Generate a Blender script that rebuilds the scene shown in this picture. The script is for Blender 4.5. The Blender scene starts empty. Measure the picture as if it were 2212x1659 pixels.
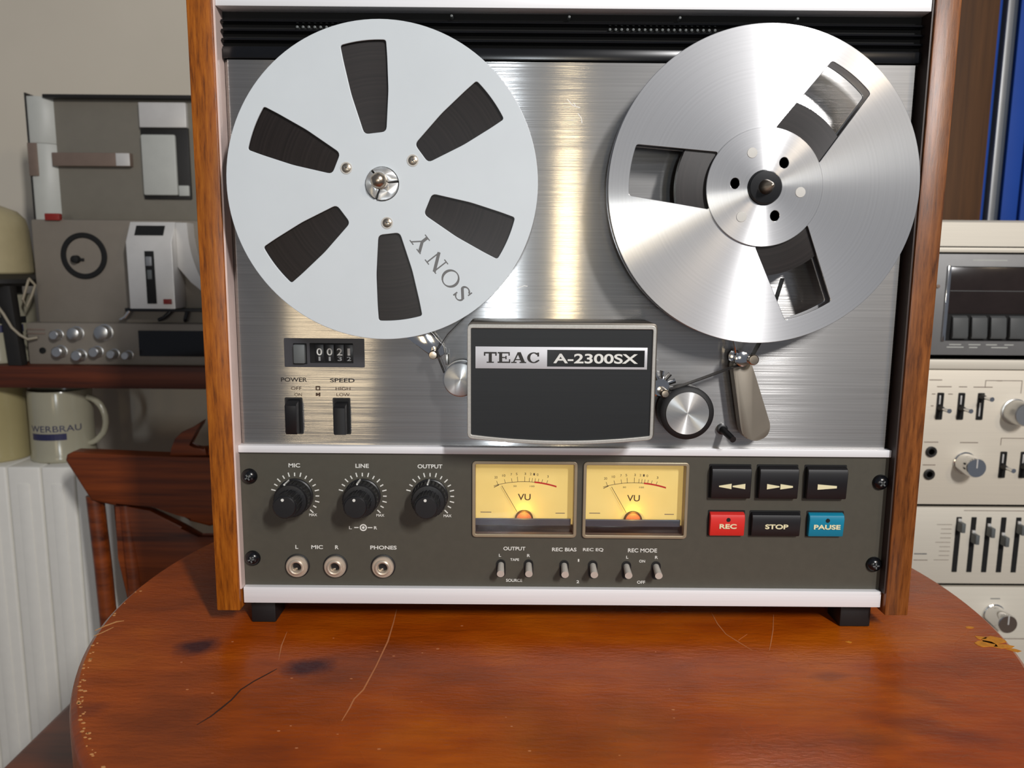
import bpy, bmesh, math, random
from mathutils import Vector, Matrix
random.seed(7)
SC = bpy.context.scene
COL = SC.collection
PI = math.pi

# ------------------------------------------------------------------ camera, world, lights, exposure
cam_d = bpy.data.cameras.new('camera')
cam = bpy.data.objects.new('camera', cam_d)
COL.objects.link(cam)
SC.camera = cam
_p, _y, _r = 0.14816, -0.00134, 0.00804
cp, sp = math.cos(_p), math.sin(_p)
RZ = Matrix.Rotation(_y, 3, 'Z')
fw = RZ @ Vector((0, cp, -sp)); up = RZ @ Vector((0, sp, cp)); rt = RZ @ Vector((1, 0, 0))
rt2 = rt * math.cos(_r) + up * math.sin(_r)
up2 = -rt * math.sin(_r) + up * math.cos(_r)
M = Matrix((rt2, up2, -fw)).transposed().to_4x4()
M.translation = Vector((-0.03402, -0.47315, 0.23056))
cam.matrix_world = M
cam_d.sensor_width = 36
cam_d.lens = 1661 / 2212 * 36
cam_d.clip_start = 0.01
cam_d.dof.use_dof = True
cam_d.dof.focus_distance = 0.462
cam_d.dof.aperture_fstop = 13

w = bpy.data.worlds.new('room_light'); SC.world = w; w.use_nodes = True
w.node_tree.nodes['Background'].inputs[0].default_value = (0.80, 0.86, 1.0, 1)
w.node_tree.nodes['Background'].inputs[1].default_value = 0.16

def area(name, loc, target, size, power, col, sy=None):
    l = bpy.data.lights.new(name, 'AREA'); l.energy = power; l.color = col
    l.shape = 'RECTANGLE'; l.size = size; l.size_y = sy or size
    o = bpy.data.objects.new(name, l); COL.objects.link(o)
    o.location = loc
    o.rotation_euler = (Vector(target) - Vector(loc)).to_track_quat('-Z', 'Y').to_euler()
    return o
area('key_lamp', (0.66, -1.40, 1.0), (0, 0, .2), 0.075, 23, (1.0, 0.985, 0.98), .30)
area('window_light', (-0.065, -1.75, 0.26), (0, 0, .25), 0.035, 3.4, (0.85, 0.93, 1.0), .22)
area('warm_lamp', (0.11, -1.6, 0.27), (0, 0, .2), 0.05, 0.8, (1.0, 0.80, 0.48), .2)
area('warm_window', (-0.52, -1.6, 0.14), (0, 0, .2), 0.22, 1.0, (1.0, 0.80, 0.52), .3)
area('warm_side_lamp', (1.08, -1.3, 1.0), (0, 0, .2), 0.16, 3.5, (1.0, 0.80, 0.55), .2)
SC.view_settings.view_transform = 'Standard'
SC.view_settings.look = 'None'
SC.view_settings.exposure = 0.0
SC.view_settings.gamma = 1.0
SC.view_settings.use_curve_mapping = False

# ------------------------------------------------------------------ materials
def srgb(r, g, b):
    f = lambda c: c / 12.92 if c <= .04045 else ((c + .055) / 1.055) ** 2.4
    return (f(r / 255), f(g / 255), f(b / 255), 1)

class N:
    """small node builder"""
    def __init__(s, name):
        s.m = bpy.data.materials.new(name); s.m.use_nodes = True
        s.t = s.m.node_tree; s.b = s.t.nodes['Principled BSDF']
    def n(s, typ, **kw):
        x = s.t.nodes.new(typ)
        for k, v in kw.items():
            if k.startswith('i_'):
                key = k[2:]; key = int(key) if key.isdigit() else key.replace('_', ' ')
                s.put(x.inputs[key], v)
            else: setattr(x, k, v)
        return x
    def put(s, inp, v):
        if isinstance(v, bpy.types.NodeSocket): s.t.links.new(v, inp)
        else: inp.default_value = v
    def set(s, **kw):
        for k, v in kw.items(): s.put(s.b.inputs[k.replace('_', ' ')], v)
        return s
    def coord(s, scale=(1, 1, 1), rot=(0, 0, 0)):
        tc = s.n('ShaderNodeTexCoord')
        mp = s.n('ShaderNodeMapping')
        s.t.links.new(tc.outputs['Object'], mp.inputs[0])
        mp.inputs['Scale'].default_value = scale; mp.inputs['Rotation'].default_value = rot
        return mp.outputs[0]
    def noise(s, vec, scale, detail=4, rough=.6):
        x = s.n('ShaderNodeTexNoise'); s.t.links.new(vec, x.inputs['Vector'])
        x.inputs['Scale'].default_value = scale; x.inputs['Detail'].default_value = detail
        x.inputs['Roughness'].default_value = rough
        return x.outputs['Fac']
    def ramp(s, fac, *stops):
        x = s.n('ShaderNodeValToRGB'); s.t.links.new(fac, x.inputs[0])
        e = x.color_ramp.elements
        while len(e) < len(stops): e.new(.5)
        for i, (p, c) in enumerate(stops):
            e[i].position = p; e[i].color = c if len(c) == 4 else (*c, 1)
        return x.outputs[0]
    def mix(s, fac, a, b, blend='MIX'):
        x = s.n('ShaderNodeMix', data_type='RGBA', blend_type=blend)
        s.put(x.inputs[0], fac); s.put(x.inputs[6], a); s.put(x.inputs[7], b)
        return x.outputs[2]
    def math(s, op, a, b=0.0):
        x = s.n('ShaderNodeMath', operation=op); s.put(x.inputs[0], a); s.put(x.inputs[1], b)
        return x.outputs[0]
    def bump(s, h, strength=.3, dist=.001):
        x = s.n('ShaderNodeBump'); s.t.links.new(h, x.inputs['Height'])
        x.inputs['Strength'].default_value = strength; x.inputs['Distance'].default_value = dist
        s.t.links.new(x.outputs[0], s.b.inputs['Normal'])

def plain(name, col, rough=.5, metal=0., var=.12, scale=60, bump=0., spec=None):
    k = N(name); v = k.coord()
    f = k.noise(v, scale, 3)
    c = col if len(col) == 4 else (*col, 1)
    lo = tuple(x * (1 - var) for x in c[:3]) + (1,); hi = tuple(min(1, x * (1 + var)) for x in c[:3]) + (1,)
    k.set(Base_Color=k.ramp(f, (.3, lo), (.7, hi)), Roughness=rough, Metallic=metal)
    if spec is not None: k.set(Specular_IOR_Level=spec)
    if bump: k.bump(f, bump, .0008)
    return k.m

def brushed(name, col, rough, aniso, tangent, var=.06, metal=1.0, rot=0.0, haze=0.0, fan=0.0):
    """tangent 'X' straight brushing along X, 'Y' spun around the Y axis"""
    k = N(name)
    if tangent == 'X':
        v = k.coord((6, 1, 900)); t = k.n('ShaderNodeCombineXYZ'); t.inputs[0].default_value = 1
        k.t.links.new(t.outputs[0], k.b.inputs['Tangent'])
    elif tangent == 'Z':
        v = k.coord((900, 1, 6)); t = k.n('ShaderNodeCombineXYZ'); t.inputs[2].default_value = 1
        k.t.links.new(t.outputs[0], k.b.inputs['Tangent'])
    else:
        t = k.n('ShaderNodeTangent', direction_type='RADIAL', axis='Y')
        k.t.links.new(t.outputs[0], k.b.inputs['Tangent'])
        g = k.n('ShaderNodeTexCoord'); sx = k.n('ShaderNodeSeparateXYZ'); k.t.links.new(g.outputs['Object'], sx.inputs[0])
        r = k.math('SQRT', k.math('ADD', k.math('MULTIPLY', sx.outputs[0], sx.outputs[0]), k.math('MULTIPLY', sx.outputs[2], sx.outputs[2])))
        cx = k.n('ShaderNodeCombineXYZ'); k.t.links.new(k.math('MULTIPLY', r, 900.), cx.inputs[0]); v = cx.outputs[0]
    f = k.noise(v, 1.0, 3)
    lo = tuple(x * (1 - var) for x in col) + (1,); hi = tuple(min(1, x * (1 + var)) for x in col) + (1,)
    k.set(Base_Color=k.ramp(f, (.3, lo), (.7, hi)), Roughness=rough, Metallic=metal, Anisotropic=aniso, Anisotropic_Rotation=rot)
    if fan:                                   # fine straight brush lines tilt the surface up and down and draw highlights out into vertical streaks
        nz = k.noise(k.coord((12, 1, 5000)), 1.0, 2)
        cz = k.n('ShaderNodeCombineXYZ'); k.t.links.new(k.math('MULTIPLY', k.math('SUBTRACT', nz, .5), fan), cz.inputs[2])
        ge = k.n('ShaderNodeNewGeometry'); ad = k.n('ShaderNodeVectorMath', operation='ADD')
        k.t.links.new(ge.outputs['Normal'], ad.inputs[0]); k.t.links.new(cz.outputs[0], ad.inputs[1])
        nm = k.n('ShaderNodeVectorMath', operation='NORMALIZE'); k.t.links.new(ad.outputs[0], nm.inputs[0])
        k.t.links.new(nm.outputs[0], k.b.inputs['Normal'])
    if haze:                                  # a share of coarser scratches gives the wide soft sheen around the streaks
        b2 = k.n('ShaderNodeBsdfPrincipled'); b2.inputs['Metallic'].default_value = metal
        b2.inputs['Roughness'].default_value = .48; b2.inputs['Anisotropic'].default_value = .6; b2.inputs['Anisotropic Rotation'].default_value = rot
        k.t.links.new(k.b.inputs['Base Color'].links[0].from_socket, b2.inputs['Base Color'])
        k.t.links.new(k.b.inputs['Tangent'].links[0].from_socket, b2.inputs['Tangent'])
        mx = k.n('ShaderNodeMixShader'); mx.inputs[0].default_value = haze
        k.t.links.new(k.b.outputs[0], mx.inputs[1]); k.t.links.new(b2.outputs[0], mx.inputs[2])
        k.t.links.new(mx.outputs[0], k.t.nodes['Material Output'].inputs[0])
    return k.m

def wood(name, dark, mid, light, scale=1.0, rough=.42, axis='Z', bump=.15, fine=False):
    k = N(name)
    sc = {'Z': (260, 120, 9 if not fine else 26), 'X': (9, 120, 260), 'Y': (260, 9, 120)}[axis]
    v = k.coord(tuple(a * scale for a in sc))
    f = k.noise(v, 1.0, 6, .65)
    v2 = k.coord(tuple(a * scale * .18 for a in sc)); g = k.noise(v2, 1.0, 3)
    c1 = k.ramp(f, (.30, dark), (.48, mid), (.72, light))
    c2 = k.ramp(g, (.3, (.72, .70, .66)), (.7, (1.12, 1.1, 1.05)))
    k.set(Base_Color=k.mix(1.0, c1, c2, 'MULTIPLY'), Roughness=rough)
    k.bump(f, bump, .0006)
    return k.m

MT = {}
SPUN = .25
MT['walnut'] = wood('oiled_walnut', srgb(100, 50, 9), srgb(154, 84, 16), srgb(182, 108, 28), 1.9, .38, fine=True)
MT['walnut_dark'] = wood('dark_walnut', srgb(74, 38, 12), srgb(120, 68, 26), srgb(146, 88, 40), 1.9, .38, fine=True)  # right panel: walnut with shade painted in, offsetting the nearby key lamp
MT['lining'] = plain('satin_lining', srgb(226, 204, 196), .4, .1, .04)  # left lining, warm light falling on it painted in as pale pink
MT['lining_dark'] = plain('dark_lining', srgb(52, 40, 36), .5, 0, .1)  # same lining on the right, its shade painted into the colour
MT['steel'] = brushed('brushed_steel', (.46, .45, .437), .155, 1.0, 'X', .10, rot=.25, haze=.28, fan=.75)
MT['trim'] = brushed('satin_aluminium_trim', (.84, .84, .86), .45, .5, 'X', .04, metal=.15)
MT['alu_spun'] = brushed('spun_aluminium', (.60, .60, .605), .20, 1.0, 'Y', .06, rot=SPUN, haze=.32)
MT['alu_disc'] = brushed('turned_silver_disc', (.62, .62, .61), .26, 1.0, 'Y', .05, rot=SPUN, haze=.55)
MT['alu'] = plain('satin_aluminium', (.62, .62, .61), .35, 1., .04)
MT['chrome'] = plain('polished_chrome', (.75, .75, .75), .10, 1., .02)
MT['nickel'] = plain('worn_nickel', srgb(190, 176, 158), .28, 1., .06)
MT['jack'] = plain('jack_metal', srgb(204, 190, 172), .3, .5, .05)
MT['key_black'] = plain('black_key_plastic', srgb(15, 15, 19), .45, 0, .08)
MT['lever'] = plain('pale_lever_metal', srgb(212, 206, 196), .35, .3, .03)
MT['white_reel'] = plain('white_enamel', srgb(203, 210, 214), .40, 0, .02, 30)
MT['black'] = plain('black_plastic', srgb(24, 24, 26), .38, 0, .1)
MT['black_gloss'] = plain('glossy_black_plastic', srgb(14, 15, 18), .22, 0, .1)
MT['void'] = plain('black_recess', (.003, .003, .003), .8, 0, .1)
MT['rubber'] = plain('black_rubber', srgb(12, 12, 14), .6, 0, .1)
MT['panel'] = plain('dark_grey_paint', srgb(76, 73, 64), .5, 0, .04, 200, spec=.35)
MT['cover_plate'] = brushed('anodised_black_plate', srgb(35, 37, 39)[:3], .5, .4, 'X', .08, .3)
MT['cover_rim'] = plain('cast_grey_rim', srgb(176, 174, 168), .5, .6, .08, 900)
MT['cover_side'] = plain('cover_grey', srgb(96, 90, 82), .4, .6, .06)
MT['bronze_rim'] = plain('champagne_rim', srgb(160, 146, 122), .4, .5, .05)
MT['print_white'] = plain('white_print', srgb(222, 222, 216), .5, 0, .02)
MT['print_cream'] = plain('cream_print', srgb(226, 218, 178), .5, 0, .02)
MT['print_black'] = plain('black_print', srgb(26, 20, 16), .5, 0, .02)
MT['print_brown'] = plain('brown_print', srgb(66, 44, 22), .6, 0, .02)
MT['print_grey'] = plain('grey_print', srgb(104, 104, 104), .5, 0, .02)
MT['red'] = plain('red_plastic', srgb(212, 44, 38), .42, 0, .04)
MT['blue'] = plain('blue_plastic', srgb(0, 124, 156), .42, 0, .04)
MT['red_print'] = plain('red_print', srgb(196, 20, 14), .5, 0, .02)
MT['tape'] = None
MT['grey_key'] = plain('grey_key', srgb(96, 100, 100), .5, 0, .05)
MT['slate'] = plain('slate_strip', srgb(70, 74, 84), .4, 0, .05)
MT['copper'] = plain('copper_coil', srgb(190, 120, 84), .5, .2, .2, 2000)
MT['arm_metal'] = plain('satin_grey_arm', srgb(122, 115, 104), .5, .5, .05)
MT['wall'] = plain('plaster_wall', srgb(214, 205, 188), .85, 0, .03, 5, .05)
MT['floor'] = plain('floor_tile', srgb(120, 100, 84), .5, 0, .1, 6)
MT['shelf_wood'] = wood('dark_shelf_wood', srgb(56, 22, 8), srgb(98, 42, 16), srgb(124, 58, 24), .25, .5, 'X')
MT['chair_wood'] = wood('dark_chair_wood', srgb(62, 24, 6), srgb(118, 52, 12), srgb(150, 70, 20), .3, .4, 'X')
MT['post_wood'] = wood('brown_post_wood', srgb(70, 42, 16), srgb(86, 54, 22), srgb(100, 64, 30), .4, .7)
MT['rec_grey'] = plain('warm_grey_plastic', srgb(130, 122, 111), .5, 0, .03)
MT['rec_dark'] = plain('lid_grey_plastic', srgb(124, 119, 108), .45, 0, .03)
MT['rec_light'] = plain('light_grey_plastic', srgb(186, 188, 182), .45, 0, .03)
MT['rec_white'] = plain('silver_white_cover', srgb(214, 212, 208), .38, .2, .03)
MT['bronze'] = plain('bronze_bar', srgb(136, 118, 106), .4, .3, .06)
MT['dark_red'] = plain('dark_red_plastic', srgb(140, 40, 32), .4, 0, .06)
MT['glaze'] = plain('grey_glaze', srgb(164, 159, 138), .16, 0, .04, 20)
MT['glaze_yellow'] = plain('beige_glaze', srgb(168, 156, 114), .16, 0, .04, 20)
MT['navy'] = plain('navy_print', srgb(44, 44, 78), .4, 0, .05)
MT['radiator'] = plain('radiator_enamel', srgb(236, 233, 224), .45, 0, .02)
MT['champagne'] = brushed('champagne_aluminium', srgb(228, 219, 202)[:3], .5, .4, 'X', .03, .15)
MT['champagne_lt'] = brushed('pale_champagne_aluminium', srgb(222, 215, 200)[:3], .5, .4, 'X', .03, .15)
MT['deck_grey'] = plain('grey_faceplate', srgb(124, 124, 124), .5, .3, .04)
MT['window_dark'] = plain('smoked_window', srgb(44, 36, 34), .12, 0, .1)
MT['key_grey'] = plain('dark_grey_keys', srgb(84, 86, 86), .5, 0, .05)
MT['blue_metal'] = plain('blue_lacquer', srgb(36, 76, 164), .6, 0, .06, 8, spec=.2)
MT['teal_dark'] = plain('dark_teal', srgb(24, 44, 66), .5, 0, .06)
MT['grey_strip'] = plain('grey_strip', srgb(146, 148, 150), .4, .4, .04)
MT['case_black'] = plain('black_case', srgb(30, 28, 26), .5, 0, .1)
MT['scratch'] = plain('pale_scratch', srgb(192, 120, 72), .6, 0, .1)
MT['raw_wood'] = plain('raw_wood_chip', srgb(206, 150, 92), .7, 0, .15, 300)
MT['ochre'] = plain('ochre_chip', srgb(206, 134, 32), .6, 0, .2, 300)
MT['crack'] = plain('dark_crack', srgb(52, 24, 12), .7, 0, .1)
MT['beige'] = plain('beige_enamel', srgb(176, 164, 128), .45, 0, .04)
MT['cord'] = plain('pale_cord', srgb(150, 140, 120), .5, 0, .05)

def tape_mat():
    k = N('wound_tape')
    g = k.n('ShaderNodeTexCoord'); sx = k.n('ShaderNodeSeparateXYZ'); k.t.links.new(g.outputs['Object'], sx.inputs[0])
    r = k.math('SQRT', k.math('ADD', k.math('MULTIPLY', sx.outputs[0], sx.outputs[0]), k.math('MULTIPLY', sx.outputs[2], sx.outputs[2])))
    cx = k.n('ShaderNodeCombineXYZ'); k.t.links.new(k.math('MULTIPLY', r, 500.), cx.inputs[0])
    f = k.noise(cx.outputs[0], 1.0, 6, .75)
    t = k.n('ShaderNodeTangent', direction_type='RADIAL', axis='Y'); k.t.links.new(t.outputs[0], k.b.inputs['Tangent'])
    k.set(Base_Color=k.ramp(f, (.32, srgb(14, 10, 10)), (.6, srgb(34, 28, 27)), (.78, srgb(74, 66, 62))), Roughness=.42, Anisotropic=.6, Specular_IOR_Level=.35)
    return k.m
MT['tape'] = tape_mat()

def dial_mat():
    k = N('lit_meter_card'); v = k.coord()
    f = k.noise(v, 40, 2)
    c = k.ramp(f, (.3, srgb(214, 188, 112)), (.7, srgb(222, 198, 124)))
    k.set(Base_Color=c, Roughness=.7, Emission_Color=(1, .68, .20, 1), Emission_Strength=.29)
    return k.m
MT['dial'] = dial_mat()

def glass_mat():
    k = N('clear_pane')
    tr = k.n('ShaderNodeBsdfTransparent'); gl = k.n('ShaderNodeBsdfGlossy'); gl.inputs['Roughness'].default_value = .05
    fr = k.n('ShaderNodeFresnel'); fr.inputs[0].default_value = 1.45
    mx = k.n('ShaderNodeMixShader')
    k.t.links.new(fr.outputs[0], mx.inputs[0]); k.t.links.new(tr.outputs[0], mx.inputs[1]); k.t.links.new(gl.outputs[0], mx.inputs[2])
    k.t.links.new(mx.outputs[0], k.t.nodes['Material Output'].inputs[0])
    return k.m
MT['glass'] = glass_mat()

def table_mat():
    k = N('varnished_table_top')
    tc = k.n('ShaderNodeTexCoord').outputs['Object']
    def mapped(scale, rot):
        mp = k.n('ShaderNodeMapping'); k.t.links.new(tc, mp.inputs[0])
        mp.inputs['Scale'].default_value = scale; mp.inputs['Rotation'].default_value = (0, 0, rot)
        return mp.outputs[0]
    big = k.noise(mapped((4, 7, 4), .35), 1.6, 3)
    gr = k.noise(mapped((30, 210, 30), .16), 1., 5, .6)
    col = k.ramp(big, (.32, srgb(130, 55, 6)), (.50, srgb(166, 73, 8)), (.66, srgb(186, 92, 12)))
    grc = k.ramp(gr, (.30, (.66, .60, .55)), (.55, (1, 1, 1)), (.75, (1.12, 1.1, 1.08)))
    col = k.mix(.55, col, grc, 'MULTIPLY')
    # dark knots and stains that belong to the top, each an oval with a soft rim
    for (x, y, rx, ry, ang, amt, c) in KNOTS:
        d = k.n('ShaderNodeVectorMath', operation='SUBTRACT'); k.t.links.new(tc, d.inputs[0]); d.inputs[1].default_value = (x, y, 0)
        mp = k.n('ShaderNodeMapping', vector_type='TEXTURE'); k.t.links.new(d.outputs[0], mp.inputs[0])
        mp.inputs['Rotation'].default_value = (0, 0, ang); mp.inputs['Scale'].default_value = (rx, ry, 1)
        wob = k.noise(mapped((60, 60, 60), 0), 1., 3)
        ln = k.n('ShaderNodeVectorMath', operation='LENGTH'); k.t.links.new(mp.outputs[0], ln.inputs[0])
        dist = k.math('ADD', ln.outputs['Value'], k.math('MULTIPLY', k.math('SUBTRACT', wob, .5), .9))
        mask = k.ramp(dist, (.35, (amt,) * 3), (1.0, (0, 0, 0)))
        col = k.mix(mask, col, c)
    rg = k.noise(mapped((12, 12, 12), 0), 1., 3)
    k.set(Base_Color=col, Roughness=k.ramp(rg, (.3, (.20,) * 3), (.7, (.32,) * 3)), Specular_IOR_Level=.4)
    fine = k.noise(mapped((150, 420, 150), .16), 1., 4, .6)
    k.bump(fine, .45, .0008)
    return k.m

# ------------------------------------------------------------------ geometry helpers (millimetres in, metres out)
class G:
    def __init__(s): s.bm = bmesh.new()
    def face(s, vs):
        try: return s.bm.faces.new(vs)
        except ValueError: return None
    def box(s, x0, x1, y0, y1, z0, z1, b=0, seg=2):
        v = [s.bm.verts.new((x, y, z)) for x in (x0, x1) for y in (y0, y1) for z in (z0, z1)]
        fs = [s.bm.faces.new([v[i] for i in q]) for q in ((0, 1, 3, 2), (4, 6, 7, 5), (0, 4, 5, 1), (2, 3, 7, 6), (0, 2, 6, 4), (1, 5, 7, 3))]
        if b:
            es = list({e for f in fs for e in f.edges})
            bmesh.ops.bevel(s.bm, geom=es, offset=b, segments=seg, affect='EDGES', profile=.5, clamp_overlap=True)
        return s
    def prism(s, poly, y0, y1, b=0, seg=2, axis='Y'):
        P = (lambda a, c, d: (a, d, c)) if axis == 'Y' else ((lambda a, c, d: (a, c, d)) if axis == 'Z' else (lambda a, c, d: (d, a, c)))
        A = [s.bm.verts.new(P(x, z, y0)) for x, z in poly]; B = [s.bm.verts.new(P(x, z, y1)) for x, z in poly]
        n = len(poly); fs = [s.bm.faces.new(A), s.bm.faces.new(B[::-1])]
        for i in range(n): fs.append(s.bm.faces.new((A[i], B[i], B[(i + 1) % n], A[(i + 1) % n])))
        if b:
            es = list({e for e in fs[0].edges} | {e for e in fs[1].edges})
            bmesh.ops.bevel(s.bm, geom=es, offset=b, segments=seg, affect='EDGES', profile=.5, clamp_overlap=True)
        return s
    def lathe(s, c, prof, axis='Y', seg=40, close=True):
        """c=(x,y,z) base point; prof [(radius, distance along axis)]"""
        rings = []
        for r, a in prof:
            if r < 1e-6:
                p = {'Y': (0, a, 0), 'Z': (0, 0, a), 'X': (a, 0, 0)}[axis]
                rings.append([s.bm.verts.new(Vector(c) + Vector(p))])
            else:
                ring = []
                for i in range(seg):
                    t = 2 * PI * i / seg; u, q = r * math.cos(t), r * math.sin(t)
                    p = {'Y': (u, a, q), 'Z': (u, q, a), 'X': (a, u, q)}[axis]
                    ring.append(s.bm.verts.new(Vector(c) + Vector(p)))
                rings.append(ring)
        for A, B in zip(rings, rings[1:]):
            for i in range(seg):
                j = (i + 1) % seg
                if len(A) == 1 and len(B) == 1: break
                if len(A) == 1: s.face((A[0], B[i], B[j]))
                elif len(B) == 1: s.face((A[i], A[j], B[0]))
                else: s.face((A[i], A[j], B[j], B[i]))
        if close:
            for R_ in (rings[0], rings[-1]):
                if len(R_) > 1: s.face(R_)
        return s
    def tube(s, pts, r, seg=10, r2=None):
        pts = [Vector(p) for p in pts]; n = len(pts); rings = []
        prev = None
        for i, p in enumerate(pts):
            d = (pts[min(i + 1, n - 1)] - pts[max(i - 1, 0)]).normalized()
            a = Vector((0, 0, 1)) if abs(d.z) < .9 else Vector((1, 0, 0))
            if prev is not None: a = prev
            u = (a - d * a.dot(d)).normalized(); q = d.cross(u); prev = u
            rr = r if r2 is None else r + (r2 - r) * i / (n - 1)
            rings.append([s.bm.verts.new(p + (u * math.cos(2 * PI * k / seg) + q * math.sin(2 * PI * k / seg)) * rr) for k in range(seg)])
        for A, B in zip(rings, rings[1:]):
            for i in range(seg):
                j = (i + 1) % seg; s.face((A[i], A[j], B[j], B[i]))
        s.face(rings[0]); s.face(rings[-1])
        return s
    def ribbon(s, pts, wid, z0, z1):
        """flat strip lying on the table (XY), pts [(x,y)], width tapers at the ends"""
        n = len(pts); L, R_ = [], []
        for i, (x, y) in enumerate(pts):
            a = Vector(pts[max(i - 1, 0)]); b = Vector(pts[min(i + 1, n - 1)]); d = (b - a).normalized(); q = Vector((-d.y, d.x))
            k = wid * (.35 if i in (0, n - 1) else 1) * (.8 + .4 * random.random()) / 2
            L.append((x + q.x * k, y + q.y * k)); R_.append((x - q.x * k, y - q.y * k))
        for i in range(n - 1):
            v = [s.bm.verts.new((*p, z)) for z in (z0, z1) for p in (L[i], R_[i], R_[i + 1], L[i + 1])]
            for q in ((4, 5, 6, 7), (0, 1, 5, 4), (2, 3, 7, 6), (1, 2, 6, 5), (3, 0, 4, 7)): s.face([v[k] for k in q])
        return s
    def mesh(s, me, mat):
        me.transform(mat); s.bm.from_mesh(me); bpy.data.meshes.remove(me); return s
    def plate(s, outer, holes, y0, y1, bev=0):
        cu = bpy.data.curves.new('tmp', 'CURVE'); cu.dimensions = '2D'; cu.fill_mode = 'BOTH'
        cu.extrude = abs(y1 - y0) / 2 - bev; cu.bevel_depth = bev; cu.bevel_resolution = 1
        if bev: cu.offset = -bev
        for poly in [outer] + list(holes):
            sp_ = cu.splines.new('POLY'); sp_.points.add(len(poly) - 1); sp_.use_cyclic_u = True
            for pt, (x, z) in zip(sp_.points, poly): pt.co = (x, z, 0, 1)
        return s.mesh(curve_mesh(cu), Matrix.Translation((0, (y0 + y1) / 2, 0)) @ Matrix.Rotation(PI / 2, 4, 'X'))
    def build(s, name, mat, parent=None, sharp=38, **props):
        me = bpy.data.meshes.new(name)
        off = wloc(parent) * 1000 if parent else Vector((0, 0, 0))
        bmesh.ops.recalc_face_normals(s.bm, faces=s.bm.faces)
        bmesh.ops.transform(s.bm, matrix=Matrix.Scale(.001, 4) @ Matrix.Translation(-off), verts=s.bm.verts)
        s.bm.to_mesh(me); s.bm.free()
        me.polygons.foreach_set('use_smooth', [True] * len(me.polygons))
        me.set_sharp_from_angle(angle=math.radians(sharp))
        me.materials.append(MT[mat] if isinstance(mat, str) else mat)
        o = bpy.data.objects.new(name, me); COL.objects.link(o)
        if parent: o.parent = parent
        for k, v in props.items(): o[k] = v
        return o

def curve_mesh(cu):
    o = bpy.data.objects.new('tmp', cu); COL.objects.link(o)
    dg = bpy.context.evaluated_depsgraph_get(); dg.update()
    me = bpy.data.meshes.new_from_object(o.evaluated_get(dg))
    bpy.data.objects.remove(o); bpy.data.curves.remove(cu)
    return me

def wloc(o):
    v = Vector((0, 0, 0))
    while o is not None:
        v += Vector(o.location); o = o.parent
    return v

def thing(name, label, cat, loc=(0, 0, 0), group=None):
    o = bpy.data.objects.new(name, None); COL.objects.link(o)
    o.empty_display_size = .02
    o.location = Vector(loc) * .001; o['label'] = label; o['category'] = cat
    if group: o['group'] = group
    return o
def tag(o, label, cat, group=None):
    o['label'] = label; o['category'] = cat
    if group: o['group'] = group
    return o
def struct(o): o['kind'] = 'structure'; return o

def copy_part(o, parent, dx, dz, dy=0):
    c = o.copy(); COL.objects.link(c); c.parent = parent
    c.location = Vector(o.location) + Vector((dx, dy, dz)) * .001
    for ch in list(o.children):
        d = ch.copy(); COL.objects.link(d); d.parent = c
    return c

def text(s_, x, z, h, y, mat, parent, wid=None, name='lettering', thick=.12, bold=.0, squash=None):
    cu = bpy.data.curves.new('t', 'FONT'); cu.body = s_; cu.size = 10; cu.extrude = .02; cu.offset = bold
    me = curve_mesh(cu)
    xs = [v.co.x for v in me.vertices]; ys = [v.co.y for v in me.vertices]
    w0, h0 = max(xs) - min(xs), max(ys) - min(ys)
    k = h / h0; kx = (wid / w0) if wid else k
    mt = Matrix.Translation((x, y, z)) @ Matrix.Rotation(PI / 2, 4, 'X') @ Matrix.Diagonal((kx, k, thick / .04, 1)) @ Matrix.Translation((-(min(xs) + w0 / 2), -(min(ys) + h0 / 2), 0))
    return G().mesh(me, mt).build(name, mat, parent, 20)

def circ(cx, cz, r, n=48, a0=0, a1=2 * PI):
    full = abs(a1 - a0 - 2 * PI) < 1e-6
    m = n if full else n - 1
    return [(cx + r * math.cos(a0 + (a1 - a0) * i / m), cz + r * math.sin(a0 + (a1 - a0) * i / m)) for i in range(n)]

def rrect(x0, x1, z0, z1, r, n=5):
    out = []
    for cx, cz, a in ((x1 - r, z1 - r, 0), (x0 + r, z1 - r, PI / 2), (x0 + r, z0 + r, PI), (x1 - r, z0 + r, 1.5 * PI)):
        for i in range(n): t = a + PI / 2 * i / (n - 1); out.append((cx + r * math.cos(t), cz + r * math.sin(t)))
    return out

def round_poly(poly, r, n=4):
    """round the corners of a polygon"""
    out = []; m = len(poly)
    for i in range(m):
        p, a, b = Vector(poly[i]), Vector(poly[i - 1]), Vector(poly[(i + 1) % m])
        da, db = (a - p), (b - p); la, lb = da.length, db.length
        k = min(r, la * .45, lb * .45)
        s0, s1 = p + da / la * k, p + db / lb * k
        for j in range(n + 1):
            t = j / n; q = s0 * (1 - t) ** 2 + p * 2 * t * (1 - t) + s1 * t * t
            out.append((q.x, q.y))
    return out

# ================================================================== THE ROOM
FZ = -750
struct(G().box(-1700, 1700, -1900, 830, FZ - 30, FZ).build('floor', 'floor'))
struct(G().box(-1700, 1700, 800, 830, FZ, 1500).build('wall_back', 'wall'))
struct(G().box(540, 630, 640, 690, FZ, 1500, 2).build('trim_1', 'post_wood'))

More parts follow.
